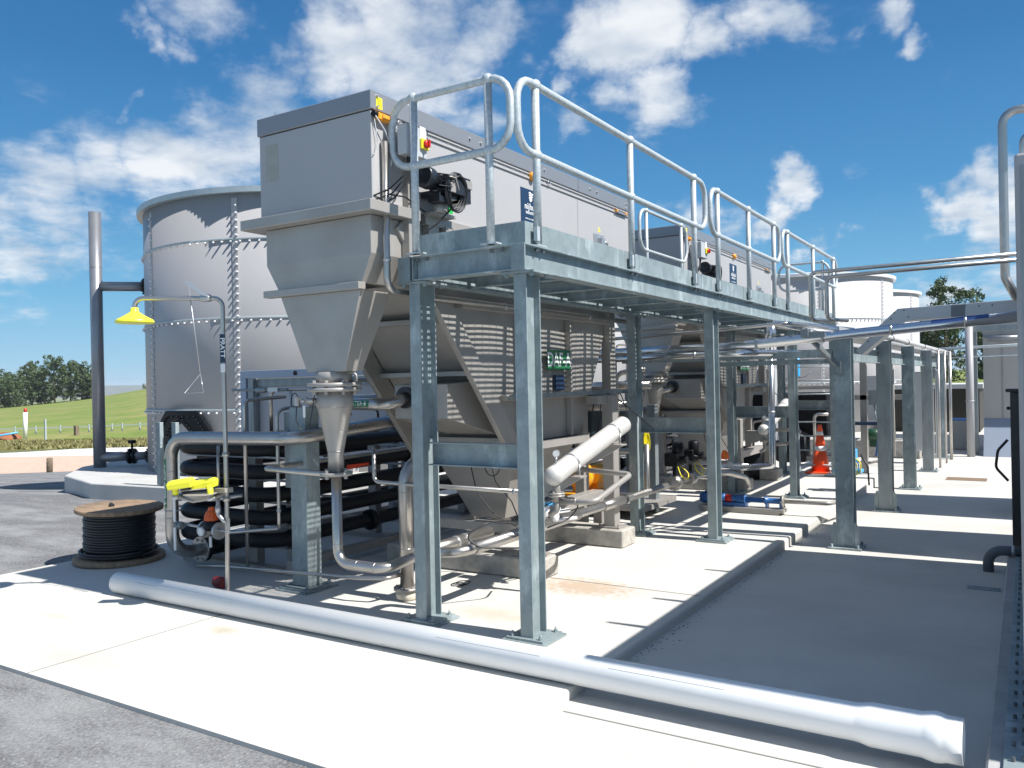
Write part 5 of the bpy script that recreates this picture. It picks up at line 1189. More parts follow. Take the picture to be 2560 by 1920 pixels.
pipe('handrail_pipe', [(-1.62, 8.7, 2.15), (-1.76, 8.3, 2.15), (-1.76, 8.3, 2.605), (.5, 8.3, 2.62)], .019, PIPE, 'long thin stainless pipe crossing high to the right edge with a bent down left end', 'pipe', fillet=.06)
pipe('handrail_pipe', [(-1.50, 8.7, 2.15), (-1.62, 8.34, 2.15), (-1.62, 8.34, 2.555), (.5, 8.34, 2.575)], .019, PIPE, 'shorter bent stainless pipe nested just inside the high crossing pipe', 'pipe', fillet=.06)
pipe('vent_pipe', [(-.06, 8.6, 2.25), (-.15, 8.6, 2.45), (-.15, 8.6, 3.93), (.3, 8.6, 3.93)], .037, PIPE, 'tall stainless vent pipe at the right edge, hooking over at its top', fillet=.12, seg=20)
# cable duct with dropped end
t = thing('cable_duct', 'wide pale grey cable duct above the rack, its left end angled down', 'cable duct', (-.6, 9.2, 2.2))
b = MB(); b.prism([(-1.50, 1.86), (-1.44, 1.82), (-1.06, 2.145), (.3, 2.175), (.3, 2.30), (-1.10, 2.27)], (0, 9.15, 0), (1, 0, 0), (0, 0, 1), (0, .28, 0)); part('duct_run', b, TRAY, t, bevel=.003)
b = MB(); b.prism([(-1.30, 2.02), (-1.10, 1.965 + .15), (-.95, 2.155), (-.95, 2.272), (-1.10, 2.268), (-1.28, 2.10)], (0, 9.146, 0), (1, 0, 0), (0, 0, 1), (0, .003, 0)); part('splice_plate', b, TRAY, t)
b = MB()
for (x, z) in ((-1.04, 2.25), (-1.0, 2.18), (-1.13, 2.23), (-1.16, 2.17), (-1.38, 1.95), (-1.36, 2.0), (-.5, 2.26), (-.38, 2.25), (-.27, 2.25)): b.hexbolt((x, 9.15, z), (0, -1, 0), .009, .008)
b.box(-.62, -.50, 9.142, 9.149, 2.155, 2.27)
part('splice_bolt', b, NUTD, t)
# ================================================================= DRUM, CONE, LADDER, RIGHT SIDE EQUIPMENT
cx, cy = -7.30, 4.62
t = thing('cable_drum', 'wooden cable drum standing on its end, wound with black cable, at the left pad edge', 'cable drum', (cx, cy, 0))
tilt = Matrix.Translation((cx, cy, 0)) @ Matrix.Rotation(math.radians(2.0), 4, (0, 1, 0))
def tl(m0): q = MB(); q.merge(m0, tilt); return q
b = MB(); b.lathe([(.001, 0), (.395, 0), (.40, .004), (.40, .036), (.395, .04), (.001, .04)], (0, 0, .015), (0, 0, 1), 48); part('lower_disc', tl(b), WOOD, t)
b = MB(); b.lathe([(.001, 0), (.378, 0), (.383, .004), (.383, .034), (.378, .038), (.001, .038)], (0, 0, .475), (0, 0, 1), 48)
for k in range(-5, 6): b.box(k * .073 - .0012, k * .073 + .0012, -.36, .36, .5128, .5136)
part('upper_disc', tl(b), WOOD, t)
b = MB()
for k in range(17):
    z = .067 + k * .0245; r = .30 + (.035 if k < 2 else 0) + .004 * math.sin(k * 2.1)
    b.tube([(r * math.cos(a * PI / 24), r * math.sin(a * PI / 24), z + .0245 * a / 48) for a in range(49)], .0135, 8, caps=False)
b.lathe([(.29, .05), (.29, .475)], (0, 0, 0), (0, 0, 1), 40)
part('wound_cable', tl(b), RUBBER, t)
b = MB(); b.box(-.05, -.02, -.08, -.04, .513, .535); b.tube([(-.03, -.06, .52), (-.06, -.05, .53)], .02, 8); part('cable_end', tl(b), RUBBER, t)

def cone(x, y, z, h, lab):
    t = thing('traffic_cone', lab, 'traffic cone', (x, y, z))
    b = MB(); b.box(x - h * .26, x + h * .26, y - h * .26, y + h * .26, z, z + h * .04); part('cone_base', b, CONE, t, bevel=.01)
    for (a0, a1, m_, nm) in ((.04, .46, CONE, 'cone_body'), (.46, .56, WHITE, 'reflective_band'), (.56, .78, CONE, 'cone_body'), (.78, .86, WHITE, 'reflective_band'), (.86, 1.0, CONE, 'cone_body')):
        r_ = lambda q: h * (.19 - .155 * q); b = MB(); b.lathe([(r_(a0), a0 * h), (r_(a1), a1 * h)], (x, y, z), (0, 0, 1), 24); part(nm, b, m_, t)
cone(-2.93, 14.3, .0, .80, 'orange traffic cone with pale bands standing behind the ladder')
cone(-1.9, 52, -.15, .9, 'tiny far orange cone on the road beyond the rack')

t = thing('ladder', 'light aluminium ladder leaning between the far platform columns', 'ladder', (-3.0, 14.2, 0))
la, lb_ = V((-3.22, 14.15, 0)), V((-3.42, 14.75, 1.86)); ra, rb = V((-2.62, 14.15, 0)), V((-2.72, 14.75, 1.86))
for (p, q) in ((la, lb_), (ra, rb)): b = MB(); b.beam(p, q, .025, .05); part('stile', b, GTUBE, t)
for k in range(8): b = MB(); f = (k + .6) / 8; b.tube([la.lerp(lb_, f), ra.lerp(rb, f)], .012, 8); part('rung', b, GTUBE, t)

# bolted skid along the right edge
t = thing('bolted_skid', 'grey steel skid with rows of bolts along the right edge of the photo', 'equipment skid', (.8, 5, -.06))
b = MB(); b.box(-.165, 1.6, 1.2, 8.2, -.06, .045); part('skid_base', b, mat('skid_concrete', (.40, .40, .40), .8, var=.2, scale=8, bump=.2, bscale=60), t, bevel=.01)
b = MB(); b.box(-.105, 1.55, 2.1, 8.1, .047, .06); part('deck_plate', b, GALV, t, bevel=.002)
b = MB()
y = 2.2
while y < 8:
    for x in (-.07, -.035): b.hexbolt((x, y + (x + .07) * .6, .06), (0, 0, 1), .008, .018)
    y += .16
part('bolt', b, NUTD, t)
RIGHT = [((-.030, 2.4, 3.98, 8.42, .07, 2.50), 'tall dark grey equipment cabinet standing on the bolted skid at the right edge'), ]
for (q, lab) in RIGHT:
    t = thing('equipment_cabinet', lab, 'cabinet', (q[0] + .5, q[2] + 1, q[4]))
    b = MB(); b.box(*q); part('cabinet_shell', b, STONE, t, bevel=.01)
    b = MB(); b.box(q[0] + .02, q[1] - .02, q[2] - .006, q[2] - .0005, q[4] + .05, q[5] - .05); part('front_panel', b, GDARK, t)
    for (y, z) in ((5.15, 2.86), (5.85, 2.82), (6.9, 2.78)): b = MB(); b.tube([(.0, y, q[5]), (.0, y, z), (.75, y, z), (.75, y, q[5])], .016, 10, .05); part('shadow_rail', b, PIPE, t)  # unseen pipe hoops added to throw thin shadow lines on the slab
# further units of the same line stand outside the frame; they throw the banded shade on the floor
for (y0, y1, h, lab) in ((8.70, 10.15, 2.42, 'grey process cabinet next along the right side'), (11.4, 13.3, 2.5, 'third grey process cabinet along the right side')):
    b = MB(); b.box(.06, 2.2, y0, y1, -.08, h); b.box(.03, .058, y0 + .1, y1 - .1, .2, h - .2)
    solo('process_cabinet', b, STONE, lab, 'cabinet', 'cabinets along the right side', bevel=.01)
t = thing('black_pump_stand', 'narrow black upright pump housing with looped hose at the right edge', 'pump', (-.10, 8.9, -.1))
b = MB(); b.box(-.135, .05, 8.86, 9.05, -.08, 1.42); b.box(-.17, .08, 8.82, 9.09, 1.42, 1.45); b.hexbolt((-.135, 8.9, 1.27), (-1, 0, 0), .018, .03); part('housing', b, BMETAL, t, bevel=.006)
b = MB(); b.tube([(-.16, 8.87, .98), (-.24, 8.87, .88), (-.26, 8.87, .72), (-.16, 8.87, .60)], .012, 8, .08); part('looped_hose', b, RUBBER, t)
pipe('floor_elbow', [(-.305, 8.10, -.10), (-.305, 8.10, .09), (-.02, 8.10, .10)], .042, mat('dark_grey_pipe', (.10, .115, .135), .4), 'dark grey elbow pipe coming out of the floor at the right edge', fillet=.11, clamps=[((-.12, 8.10, .10), (1, 0, 0))])
b = MB()
for k in range(9): b.box(-.42 + k * .025, -.408 + k * .025, 7.35, 7.43, -.083, -.080)
b.box(-.43, -.19, 7.335, 7.35, -.083, -.080); b.box(-.43, -.19, 7.43, 7.445, -.083, -.080)
solo('floor_drain', b, GDARK, 'small slotted drain grate let into the shaded floor near the dark elbow', 'drain')
b = MB(); b.box(-1.17, -.58, 15.3, 15.75, -.153, -.147); solo('pit_cover', b, mat('rusty_frame', (.20, .14, .09), .8), 'flat rusty rimmed pit cover in the sunlit floor beyond the rack', 'pit cover')

# plant building, far right
t = thing('plant_building', 'grey clad plant building behind the right edge with a sloping blue-grey skirt', 'building', (1, 22, -.15))
b = MB(); b.box(-.80, 3.4, 20.6, 27, -.15, 3.0); part('wall', b, WALLP, t)
b = MB(); b.box(-.45, -.44, 20.58, 20.599, .6, 2.9); b.box(-.80, 3.4, 20.57, 20.597, 2.35, 2.40); part('panel_joint', b, GDARK, t)
b = MB(); b.prism([(20.59, .62), (20.59, -.15), (19.9, -.15)], (-.80, 0, 0), (0, 1, 0), (0, 0, 1), (.9, 0, 0)); part('skirt', b, mat('blue_grey_sheet', (.23, .27, .34), .45), t)
b = MB(); b.box(-1.10, .4, 19.9, 20.0, 2.48, 2.60); b.box(-.98, -.90, 20.35, 20.45, -.15, 2.6); part('canopy_frame', b, GDARK, t, bevel=.004)
b = MB(); b.tube([(-1.02, 19.8, -.15), (-1.02, 19.8, 2.6)], .075, 16); b.lathe([(.085, 0), (.085, .03)], (-1.02, 19.8, 1.0), (0, 0, 1), 16); part('downpipe', b, mat('grey_downpipe', (.36, .36, .37), .45), t)
b = MB(); b.lathe([(.06, 0), (.06, .6)], (-.7, 20.3, 2.33), (1, 0, 0), 14); part('side_fan_duct', b, LID, t)
pipe('cable_line', [(-2.2, 20.0, 2.12), (.4, 20.0, 2.18)], .03, GTUBE, 'upper of two pale level rails in front of the plant building')
pipe('cable_line', [(-2.0, 20.0, 1.93), (.4, 20.0, 1.98)], .018, GTUBE, 'lower of two pale level rails in front of the plant building')
t = thing('storage_container', 'dark open container with pale roof edge, far behind the rack', 'container', (-2.2, 29, -.15))
b = MB(); b.box(-3.6, -1.2, 28, 32, -.15, 1.15); part('container_body', b, mat('dark_interior', (.03, .028, .022), .7), t)
b = MB(); b.box(-3.7, -1.1, 27.9, 32.1, 1.15, 1.28); part('roof_edge', b, mat('pale_roof', (.55, .56, .56), .5), t)
b = MB(); b.box(-1.55, -1.12, 21.5, 22.2, -.15, .52); bx = solo('chemical_box', b, mat('off_white_box', (.42, .42, .40), .6, var=.1, scale=4), 'off white storage box with a blue top behind the rack columns', 'box', bevel=.02)
b = MB(); b.box(-1.5, -1.15, 21.52, 22.18, .525, .55); part('blue_top', b, mat('blue_cover', (.05, .22, .6), .5), bx)
b = MB(); b.lathe([(1.2, 0), (1.2, 2.0), (.3, 2.4), (.01, 2.45)], (6.5, 150, 1.4), (0, 0, 1), 20); solo('water_tank', b, WHITE, 'small round white water tank on the far right pasture', 'water tank')
# dosing skid and pipework clutter beyond the ladder
t = thing('dosing_skid', 'steel dosing skid with black tank and blue actuator beyond the ladder', 'equipment skid', (-4.2, 16.5, 0))
b = MB()
for x in (-4.55, -3.75, -3.05): b.box(x - .04, x + .04, 16.0, 16.08, -.1, 2.4)
b.box(-4.6, -3.0, 16.0, 16.07, 1.98, 2.08); b.box(-4.6, -3.0, 16.0, 16.07, 1.36, 1.42); b.box(-4.6, -3.0, 15.95, 16.05, .02, .12)
part('skid_frame', b, STEEL, t, bevel=.003)
b = MB(); b.box(-4.45, -4.0, 16.3, 16.7, .5, 1.3); b.box(-3.75, -3.2, 16.3, 16.7, .45, 1.3); b.lathe([(.30, 0), (.32, .05), (.32, .5), (.1, .6)], (-3.8, 16.1, .0), (0, 0, 1), 20); part('black_tank', b, BLACK, t, bevel=.02)
b = MB(); b.box(-3.78, -3.6, 15.88, 15.98, 1.60, 1.95); b.lathe([(.06, 0), (.08, .03), (.08, .1)], (-3.7, 15.95, 1.95), (0, -.3, 1), 12); part('blue_actuator', b, LBLUE, t, bevel=.02)
b = MB(); b.tube([(-4.2, 15.9, .1), (-4.2, 15.9, 1.7)], .04, 12); b.tube([(-3.35, 15.9, .1), (-3.35, 15.9, .9), (-3.1, 15.9, .9)], .03, 10, .08); b.tube([(-3.4, 15.92, 1.7), (-3.5, 15.92, 1.6), (-3.9, 15.92, 1.55), (-4.2, 15.92, 1.6)], .012, 8, .1); part('process_pipe', b, PIPE, t)
t = thing('standing_pipe_frame', 'stainless frame of upright pipes seen between the first and second rack columns', 'pipe frame', (-2.2, 14, -.1))
b = MB(); b.box(-2.33, -2.23, 14.5, 14.6, -.14, 1.95); b.box(-2.6, -1.7, 14.5, 14.58, 1.20, 1.28); b.tube([(-1.93, 14.5, 1.85), (-1.93, 14.5, .25), (-2.2, 14.3, .18)], .022, 10, .08); b.tube([(-1.83, 14.5, 1.85), (-1.83, 14.5, .3)], .02, 10); part('frame_post', b, STEEL, t, bevel=.002)
b = MB(); b.box(-2.18, -2.0, 14.38, 14.48, 1.12, 1.36); b.tube([(-2.1, 14.4, 1.12), (-2.08, 14.38, .9), (-1.95, 14.4, .85), (-1.95, 14.4, 1.1)], .01, 8, .08); part('junction_box', b, GDARK, t)
b = MB(); b.box(-2.5, -2.0, 14.25, 14.45, .80, .85); part('navy_shelf', b, NAVY, t)
b = MB(); b.prism([(-2.02, .85), (-1.98, .85), (-1.92, .3), (-1.95, .3), (-2.0, .7), (-2.06, .3), (-2.09, .3)], (0, 14.3, 0), (1, 0, 0), (0, 0, 1), (0, .02, 0)); part('navy_clamp', b, BLUE, t)
t = thing('dosing_pump', 'small blue dosing pump with yellow and blue tubing beside the first rack column', 'pump', (-2.25, 12.2, .3))
b = MB(); b.box(-2.2, -2.02, 12.1, 12.3, .40, .58); b.lathe([(.06, 0), (.06, .08)], (-2.1, 12.1, .48), (0, -1, 0), 14); b.box(-2.3, -1.95, 12.1, 12.35, .25, .30); b.box(-2.25, -2.2, 12.2, 12.25, -.14, .3); part('pump_body', b, LBLUE, t, bevel=.01)
for k, m_ in enumerate((YELC, LBLUE, YELC)):
    b = MB(); b.tube([(-2.12 + .03 * k, 12.05, .50), (-2.0 + .03 * k, 12.02, .42), (-1.98 + .02 * k, 12.02, .28), (-2.08, 12.03, .2), (-2.16, 12.05, .35)], .009, 8, .07); part('tubing', b, m_, t)
b = MB(); b.tube([(-1.95, 12.1, .52), (-1.86, 12.1, .35), (-1.85, 12.1, .1)], .012, 8, .05); part('black_lead', b, RUBBER, t)
# field cabinets seen between rack columns
t = thing('field_cabinet', 'slim grey electrical cabinet with bent conduits between the second and third rack columns', 'cabinet', (-1.95, 18, -.15))
b = MB(); b.box(-2.05, -1.62, 17.9, 18.2, .1, 1.65); part('cabinet_body', b, GREYP, t, bevel=.02)
b = MB()
for k in range(4): b.tube([(-1.52 + k * .035, 17.6, .0), (-1.52 + k * .035, 17.6, 1.62), (-1.60 + k * .035, 17.6, 1.72)], .01, 8, .05)
part('conduit_bundle', b, NUT, t)
b = MB(); b.box(-2.6, -2.35, 16.6, 16.8, .75, 1.6); b.tube([(-2.3, 16.7, 1.55), (-2.3, 16.7, 1.1), (-2.1, 16.7, 1.08)], .025, 10, .06); cbx = solo('wall_cabinet', b, GREYP, 'pale grey upright cabinet with an elbow pipe seen past the second rack column', 'cabinet', bevel=.01)
t = thing('green_valve', 'dark green valve pair on a stand between the second and third rack columns', 'valve', (-2.3, 16.3, 0))
b = MB(); b.lathe([(.09, -.1), (.11, -.08), (.11, .08), (.09, .1)], (-2.4, 16.2, .52), (1, 0, 0), 16); b.lathe([(.09, -.1), (.11, -.08), (.11, .08), (.09, .1)], (-2.12, 16.2, .52), (1, 0, 0), 16); b.box(-2.45, -2.1, 16.15, 16.3, .3, .45); part('valve_body', b, mat('dark_green_paint', (.01, .05, .025), .4), t, bevel=.006)
b = MB(); b.box(-2.32, -2.24, 16.2, 16.3, -.15, .42); part('valve_stand', b, STEEL, t)
b = MB(); b.box(-4.8, -1.9, 19.0, 19.6, -.154, .22); solo('low_bund_wall', b, CURB, 'low concrete bund wall behind the far pipework', 'bund wall', bevel=.02)

# ================================================================= BOLTED TANKS
def tank(cx, cy, z0, zt, R, m, lab, seams, rings, name='bolted_tank', rot=0.0, seg=256, rim=None):
    t = thing(name, lab, 'storage tank', (cx, cy, z0), 'bolted steel storage tanks')
    b = MB(); b.lathe([(R, 0), (R, zt - z0 - .06)], (cx, cy, z0), (0, 0, 1), seg); part('shell', b, m, t)
    b = MB(); b.slathe([(R + .002, -.06), (R + .10, -.058), (R + .105, .035), (R + .03, .04), (R - .3, .10), (.01, .25)], (cx, cy, zt - .02), (0, 0, 1), seg); part('roof_rim', b, rim or RIMC, t)
    for zr in rings:
        b = MB(); b.lathe([(R, -.018), (R + .016, -.016), (R + .016, .016), (R, .018)], (cx, cy, zr), (0, 0, 1), seg); rj = part('ring_joint', b, RIMC, t); b = MB(); n = int(2 * PI * R / .155)
        for k in range(n):
            a = 2 * PI * k / n; d = V((math.cos(a), math.sin(a), 0)); b.lathe([(.016, 0), (.018, .03), (.012, .045)], V((cx, cy, zr - .045)) + d * R, d, 6, True)
        part('bolt_caps', b, BOLTW, rj)
    for a in seams:
        d = V((math.cos(a), math.sin(a), 0)); s_ = V((-d.y, d.x, 0)); b = MB()
        b.prism([(-.05, -.003), (.05, -.003), (.05, .007), (-.05, .007)], V((cx, cy, z0)) + d * R, s_, d, V((0, 0, zt - z0 - .15)))
        sm_ = part('vertical_seam', b, m, t); b = MB(); z = z0 + .1
        while z < zt - .2:
            for q in (.035,): b.lathe([(.016, 0), (.018, .035), (.012, .05)], V((cx, cy, z)) + d * (R + .005) + s_ * q, d, 6, True)
            z += .118
        part('bolt_caps', b, BOLTW, sm_)
    return t
TC = (-11.88, 11.53)
def angto(x, y): return math.atan2(y - TC[1], x - TC[0])

# equipment standing between and behind the two flotation tanks
def post(x, y, h, m=STEEL, w_=.1, z=0):
    b = MB(); b.box(x - w_ / 2, x + w_ / 2, y - w_ / 2, y + w_ / 2, z, h); return b
t = thing('pump_skid', 'dark pump skid with upright stainless posts in the gap between the two flotation tanks', 'equipment skid', (-4.8, 9.4, 0))
for (x, y, h) in ((-4.1, 8.75, 1.9), (-4.6, 8.9, 1.75), (-4.25, 9.6, 1.6), (-5.3, 9.3, 1.8), (-3.85, 9.35, 1.3)): part('upright', post(x, y, h), GDARK, t, bevel=.004)
b = MB(); b.box(-5.5, -3.7, 8.7, 9.7, .10, .16); part('skid_plate', b, STEEL, t)
b = MB(); b.lathe([(.12, 0), (.14, .03), (.14, .36), (.10, .4)], (-4.5, 8.95, .42), (0, 1, 0), 20); b.box(-4.65, -4.35, 8.95, 9.3, .16, .30); part('motor', b, BLACK, t, bevel=.006)
b = MB(); b.box(-4.95, -4.55, 9.1, 9.5, .7, 1.35); part('control_box', b, mat('dark_green_box', (.02, .04, .05), .4), t, bevel=.01)
b = MB(); b.tube([(-5.6, 8.9, 1.52), (-4.2, 8.9, 1.54), (-3.7, 8.95, 1.54)], .05, 16); b.tube([(-5.6, 9.0, 1.28), (-4.0, 9.05, 1.30)], .06, 16); b.tube([(-4.9, 8.8, 1.9), (-4.9, 8.8, .4), (-4.4, 8.8, .35)], .03, 12, .08); b.tube([(-5.4, 8.8, .75), (-3.9, 8.85, .78)], .035, 12); b.tube([(-4.4, 8.7, 1.0), (-4.4, 8.7, .2)], .025, 10)
part('skid_pipe', b, PIPE, t)
b = MB()
for k in range(4): b.tube([(-4.0 - .1 * k, 8.7, 1.45), (-4.05 - .1 * k, 8.66, 1.1 - .05 * k), (-4.2 - .12 * k, 8.68, .9), (-4.35, 8.7, .7 - .1 * k)], .008, 6, .08)
part('skid_cable', b, RUBBER, t)
t = thing('control_panel', 'dark control panel on legs beyond the far flotation tank front', 'cabinet', (-4.2, 14.2, 0))
b = MB(); b.box(-4.6, -3.7, 14.5, 14.7, .5, 1.75); part('panel_body', b, GREYP, t, bevel=.01)
for x in (-4.5, -3.8): part('leg', post(x, 14.6, .5), GDARK, t)
b = MB(); b.box(-4.5, -4.2, 14.48, 14.499, 1.1, 1.6); b.box(-4.1, -3.8, 14.48, 14.499, .6, 1.3); part('panel_door', b, BLACK, t, bevel=.004)
t = thing('chemical_tank', 'squat black chemical tank on the pad behind the ladder', 'storage tank', (-3.9, 13.3, 0))
b = MB(); b.lathe([(.22, 0), (.24, .03), (.24, .42), (.18, .5), (.07, .52), (.07, .56)], (-3.75, 13.1, .0), (0, 0, 1), 24); part('tank_body', b, BLACK, t)
b = MB(); b.tube([(-3.7, 13.1, .56), (-3.7, 13.1, .9), (-3.4, 13.1, .95)], .02, 8, .05); part('tank_pipe', b, PIPE, t)
# bearing of seams on the near tank is set from where the joints stand on its shell
tk = tank(TC[0], TC[1], .18, 4.80, 2.9, TANKG, 'tall grey bolted tank at left behind the shower, on a faceted concrete base', [-1.16, -1.87, -.52, .12, -2.44], [1.25, 2.73, 4.0])
def shellp(a, z, off=0.0): return V((TC[0] + (2.9 + off) * math.cos(a), TC[1] + (2.9 + off) * math.sin(a), z))
# black bolted manway frame low on the shell
am = -1.54
b = MB()
def shell_poly(b, pts, off0, off1):
    n = len(pts); vs = [shellp(am + p[0] / 3.0, p[1], off0) for p in pts] + [shellp(am + p[0] / 3.0, p[1], off1) for p in pts]
    b.add(vs, [tuple(range(n, 2 * n))] + [(i, (i + 1) % n, n + (i + 1) % n, n + i) for i in range(n)])
ou = [(-.62, .22), (-.62, 1.02), (-.38, 1.25), (.40, 1.25), (.66, .92), (.66, .22)]
inn = [(-.30, .22), (-.30, .8), (-.18, 1.0), (.05, 1.05), (.25, .88), (.38, .6), (.38, .22)]
for i in range(6):
    pass
steps = 40
def lerp_poly(P, f):
    L_ = len(P) - 1; s = f * L_; i = min(int(s), L_ - 1); q = s - i
    return (P[i][0] + (P[i + 1][0] - P[i][0]) * q, P[i][1] + (P[i + 1][1] - P[i][1]) * q)
vs = []
for k in range(steps + 1):
    o_, i_ = lerp_poly(ou, k / steps), lerp_poly(inn, k / steps)
    for off in (.02, .075):
        vs.append(shellp(am + o_[0] / 3, o_[1], off)); vs.append(shellp(am + i_[0] / 3, i_[1], off))
fs = []
for k in range(steps):
    a, c = k * 4, (k + 1) * 4
    fs += [(a + 2, a + 3, c + 3, c + 2), (a, a + 2, c + 2, c), (a + 1, c + 1, c + 3, a + 3)]
b.add(vs, fs)
for k in range(26):
    for P, f_ in ((ou, .88), (inn, 1.12)):
        q = lerp_poly(P, (k + .5) / 26); p = shellp(am + q[0] * f_ / 3, .45 + (q[1] - .45) * f_, .075); d = V((p.x - TC[0], p.y - TC[1], 0)).normalized(); b.lathe([(.014, 0), (.014, .035)], p, d, 6)
part('manway_frame', b, BLACK, tk)
b = MB(); vs = []
for k in range(steps + 1):
    i_ = lerp_poly(inn, k / steps); vs.append(shellp(am + i_[0] / 3, i_[1], .03))
b.add(vs, [tuple(range(len(vs)))]); part('manway_door', b, TANKG, tk)
# faceted concrete base
b = MB(); n = 16; ph = math.atan2(7.45 - TC[1], -12.3 - TC[0]); vs = []
for z, r in ((-.35, 4.22), (.165, 4.22), (.18, 4.205)):
    vs.append([(TC[0] + r * math.cos(ph + 2 * PI * k / n), TC[1] + r * math.sin(ph + 2 * PI * k / n), z) for k in range(n)])
loft(b, vs); solo('tank_base', b, mat('smooth_concrete', (.50, .50, .485), .8, var=.12, scale=2.5, detail=8), 'many sided concrete base slab under the tall grey tank', 'concrete base')
# two galvanised guard plates in front of the shell
for (x, y, lab) in ((-10.94, 7.60, 'left of two upright galvanised plates in front of the tall grey tank'), (-10.60, 7.62, 'right of two upright galvanised plates in front of the tall grey tank')):
    b = MB(); b.box(x - .062, x + .062, y - .02, y + .02, .19, 1.12); b.box(x + .063, x + .09, y - .06, y - .0, .19, 1.12)
    for z in (.45, .8): b.hexbolt((x + .08, y - .032, z), (0, -1, 0), .02, .02)
    solo('guard_plate', b, GALV, lab, 'steel plate', 'guard plates by the tank', bevel=.003)
# overflow standpipe
sx, sy = -14.67, 8.93
t = thing('standpipe', 'tall steel standpipe left of the grey tank with two flanged branches', 'standpipe', (sx, sy, -.05))
SPM = mat('grey_steel_pipe', (.30, .31, .33), .35, .55, var=.12, scale=4)
b = MB(); b.tube([(sx, sy, -.04), (sx, sy, 4.93)], .108, 28); b.lathe([(.109, -.004), (.112, 0), (.109, .004)], (sx, sy, 3.9), (0, 0, 1), 28); b.lathe([(.109, -.004), (.112, 0), (.109, .004)], (sx, sy, 3.25), (0, 0, 1), 28); part('stand_tube', b, SPM, t)
for (z, r, m_) in ((3.55, .088, 0), (.37, .075, 1)):
    d = V((TC[0] - sx, TC[1] - sy, 0)); L = d.length - 2.9; d.normalize(); c = V((sx, sy, z))
    b = MB(); b.tube([c, c + d * (L + .1)], r, 22)
    if m_: b.tube([c, c + d * .55], .1, 20, radii=[.105, .075])
    part('branch', b, SPM, t)
    b = MB()
    for s in ((L - .06, L) if not m_ else (L * .58, L * .66, L - .05)):
        b.lathe([(r + .07, -.02), (r + .07, .02)], c + d * s, d, 20)
        for k in range(8): a = 2 * PI * k / 8; u = d.cross(V((0, 0, 1))); q = c + d * s + (u * math.cos(a) + V((0, 0, 1)) * math.sin(a)) * (r + .045); b.tube([q - d * .05, q + d * .05], .014, 6)
    if m_: b.tube([c + d * L * .62, c + d * L * .62 + V((0, 0, .24))], .02, 10); b.box(c.x + d.x * L * .62 - .05, c.x + d.x * L * .62 + .05, c.y + d.y * L * .62 - .05, c.y + d.y * L * .62 + .05, z + .24, z + .30)
    part('flange_joint', b, BLACK, t)
b = MB(); b.lathe([(.2, 0), (.2, .015)], (sx, sy, -.04), (0, 0, 1), 20)
for k in range(8): a = 2 * PI * k / 8; b.beam((sx + .11 * math.cos(a), sy + .11 * math.sin(a), .0), (sx + .19 * math.cos(a), sy + .19 * math.sin(a), .0), .01, .05)
b.lathe([(.2, .04), (.2, .05)], (sx, sy, -.04), (0, 0, 1), 20)
part('base_ring', b, SPM, t)

t2 = tank(-6.64, 29.5, -.15, 4.80, 2.95, TANKSUN, 'pale bolted tank far behind the platform, nearer of the two at right', [-1.13, -.35, 3.6], [1.4, 3.4], seg=200, rim=WRIM)
t3 = tank(-6.5, 35.9, -.15, 4.80, 2.95, TANKSUN, 'farthest pale bolted tank, half hidden behind its neighbour', [-1.2, -.35, 3.6], [1.4], seg=200, rim=WRIM)
t4 = tank(-11.5, 18.6, -.15, 4.6, 2.9, TANKG, 'grey bolted tank glimpsed behind the nearest flotation tank', [-1.2, -.5], [1.4, 2.9], seg=160)
t5 = tank(-9.1, 24.2, -.15, 4.6, 2.9, TANKG, 'grey bolted tank glimpsed behind the far flotation tank', [-1.2, -.5], [1.4, 2.9], seg=160)

# ================================================================= FENCES AND FIELD THINGS
def grd(bear, fw): return terr(bear, fw)
bl = px2b(103)
t = thing('chain_fence', 'low wire mesh fence along the pink gravel with a weathered timber post', 'fence', (*pol(bl, 28.3), grd(bl, 28.3)))
def fp(px): be = px2b(px); return be, tab(R1, be) * .985
for px in (-60, 103, 260, 420):
    be, fw = fp(px); x, y = pol(be, fw); z = grd(be, fw); b = MB(); b.lathe([(.10, -.1), (.105, .3), (.10, .5), (.06, .52)], (x, y, z), (.02, .02, 1), 12); part('post', b, POSTW, t)
b = MB()
pxs = [-60 + i * 4 for i in range(121)]; P = []
for px in pxs: be, fw = fp(px); x, y = pol(be, fw); P.append(V((x, y, grd(be, fw) + .02)))
for i in range(0, len(P) - 4):
    for (q0, q1) in ((P[i], P[i + 4]), (P[i + 4], P[i])):
        b.beam(q0, q1 + V((0, 0, .62)), .004, .004)
for zz in (.02, .62): b.tube([p + V((0, 0, zz)) for p in P[::8]], .003, 4)
part('wire_mesh', b, mat('fence_wire', (.42, .36, .32), .6), t)
t = thing('rail_fence', 'pale post and rail fence across the foot of the green field', 'fence', (*pol(px2b(180), 74), grd(px2b(180), 74)))
b = MB(); rp = [V((*pol(px2b(px), 74), grd(px2b(px), 74) + .55)) for px in range(-40, 360, 20)]
for p, q in zip(rp, rp[1:]): b.beam(p, q, .05, .1)
part('rail', b, GTUBE, t)
for px in (-20, 30, 75, 128, 190, 240, 262, 300, 330): be = px2b(px); x, y = pol(be, 74.2); b = MB(); b.box(x - .05, x + .05, y - .05, y + .05, grd(be, 74) - .1, grd(be, 74) + .75); part('post', b, GTUBE, t)
be = px2b(163); x, y = pol(be, 70); b = MB(); b.box(x - .15, x + .15, y - .15, y + .15, grd(be, 70) - .1, grd(be, 70) + .85); solo('timber_post', b, POSTW, 'stout brown timber post in the verge below the field', 'post')
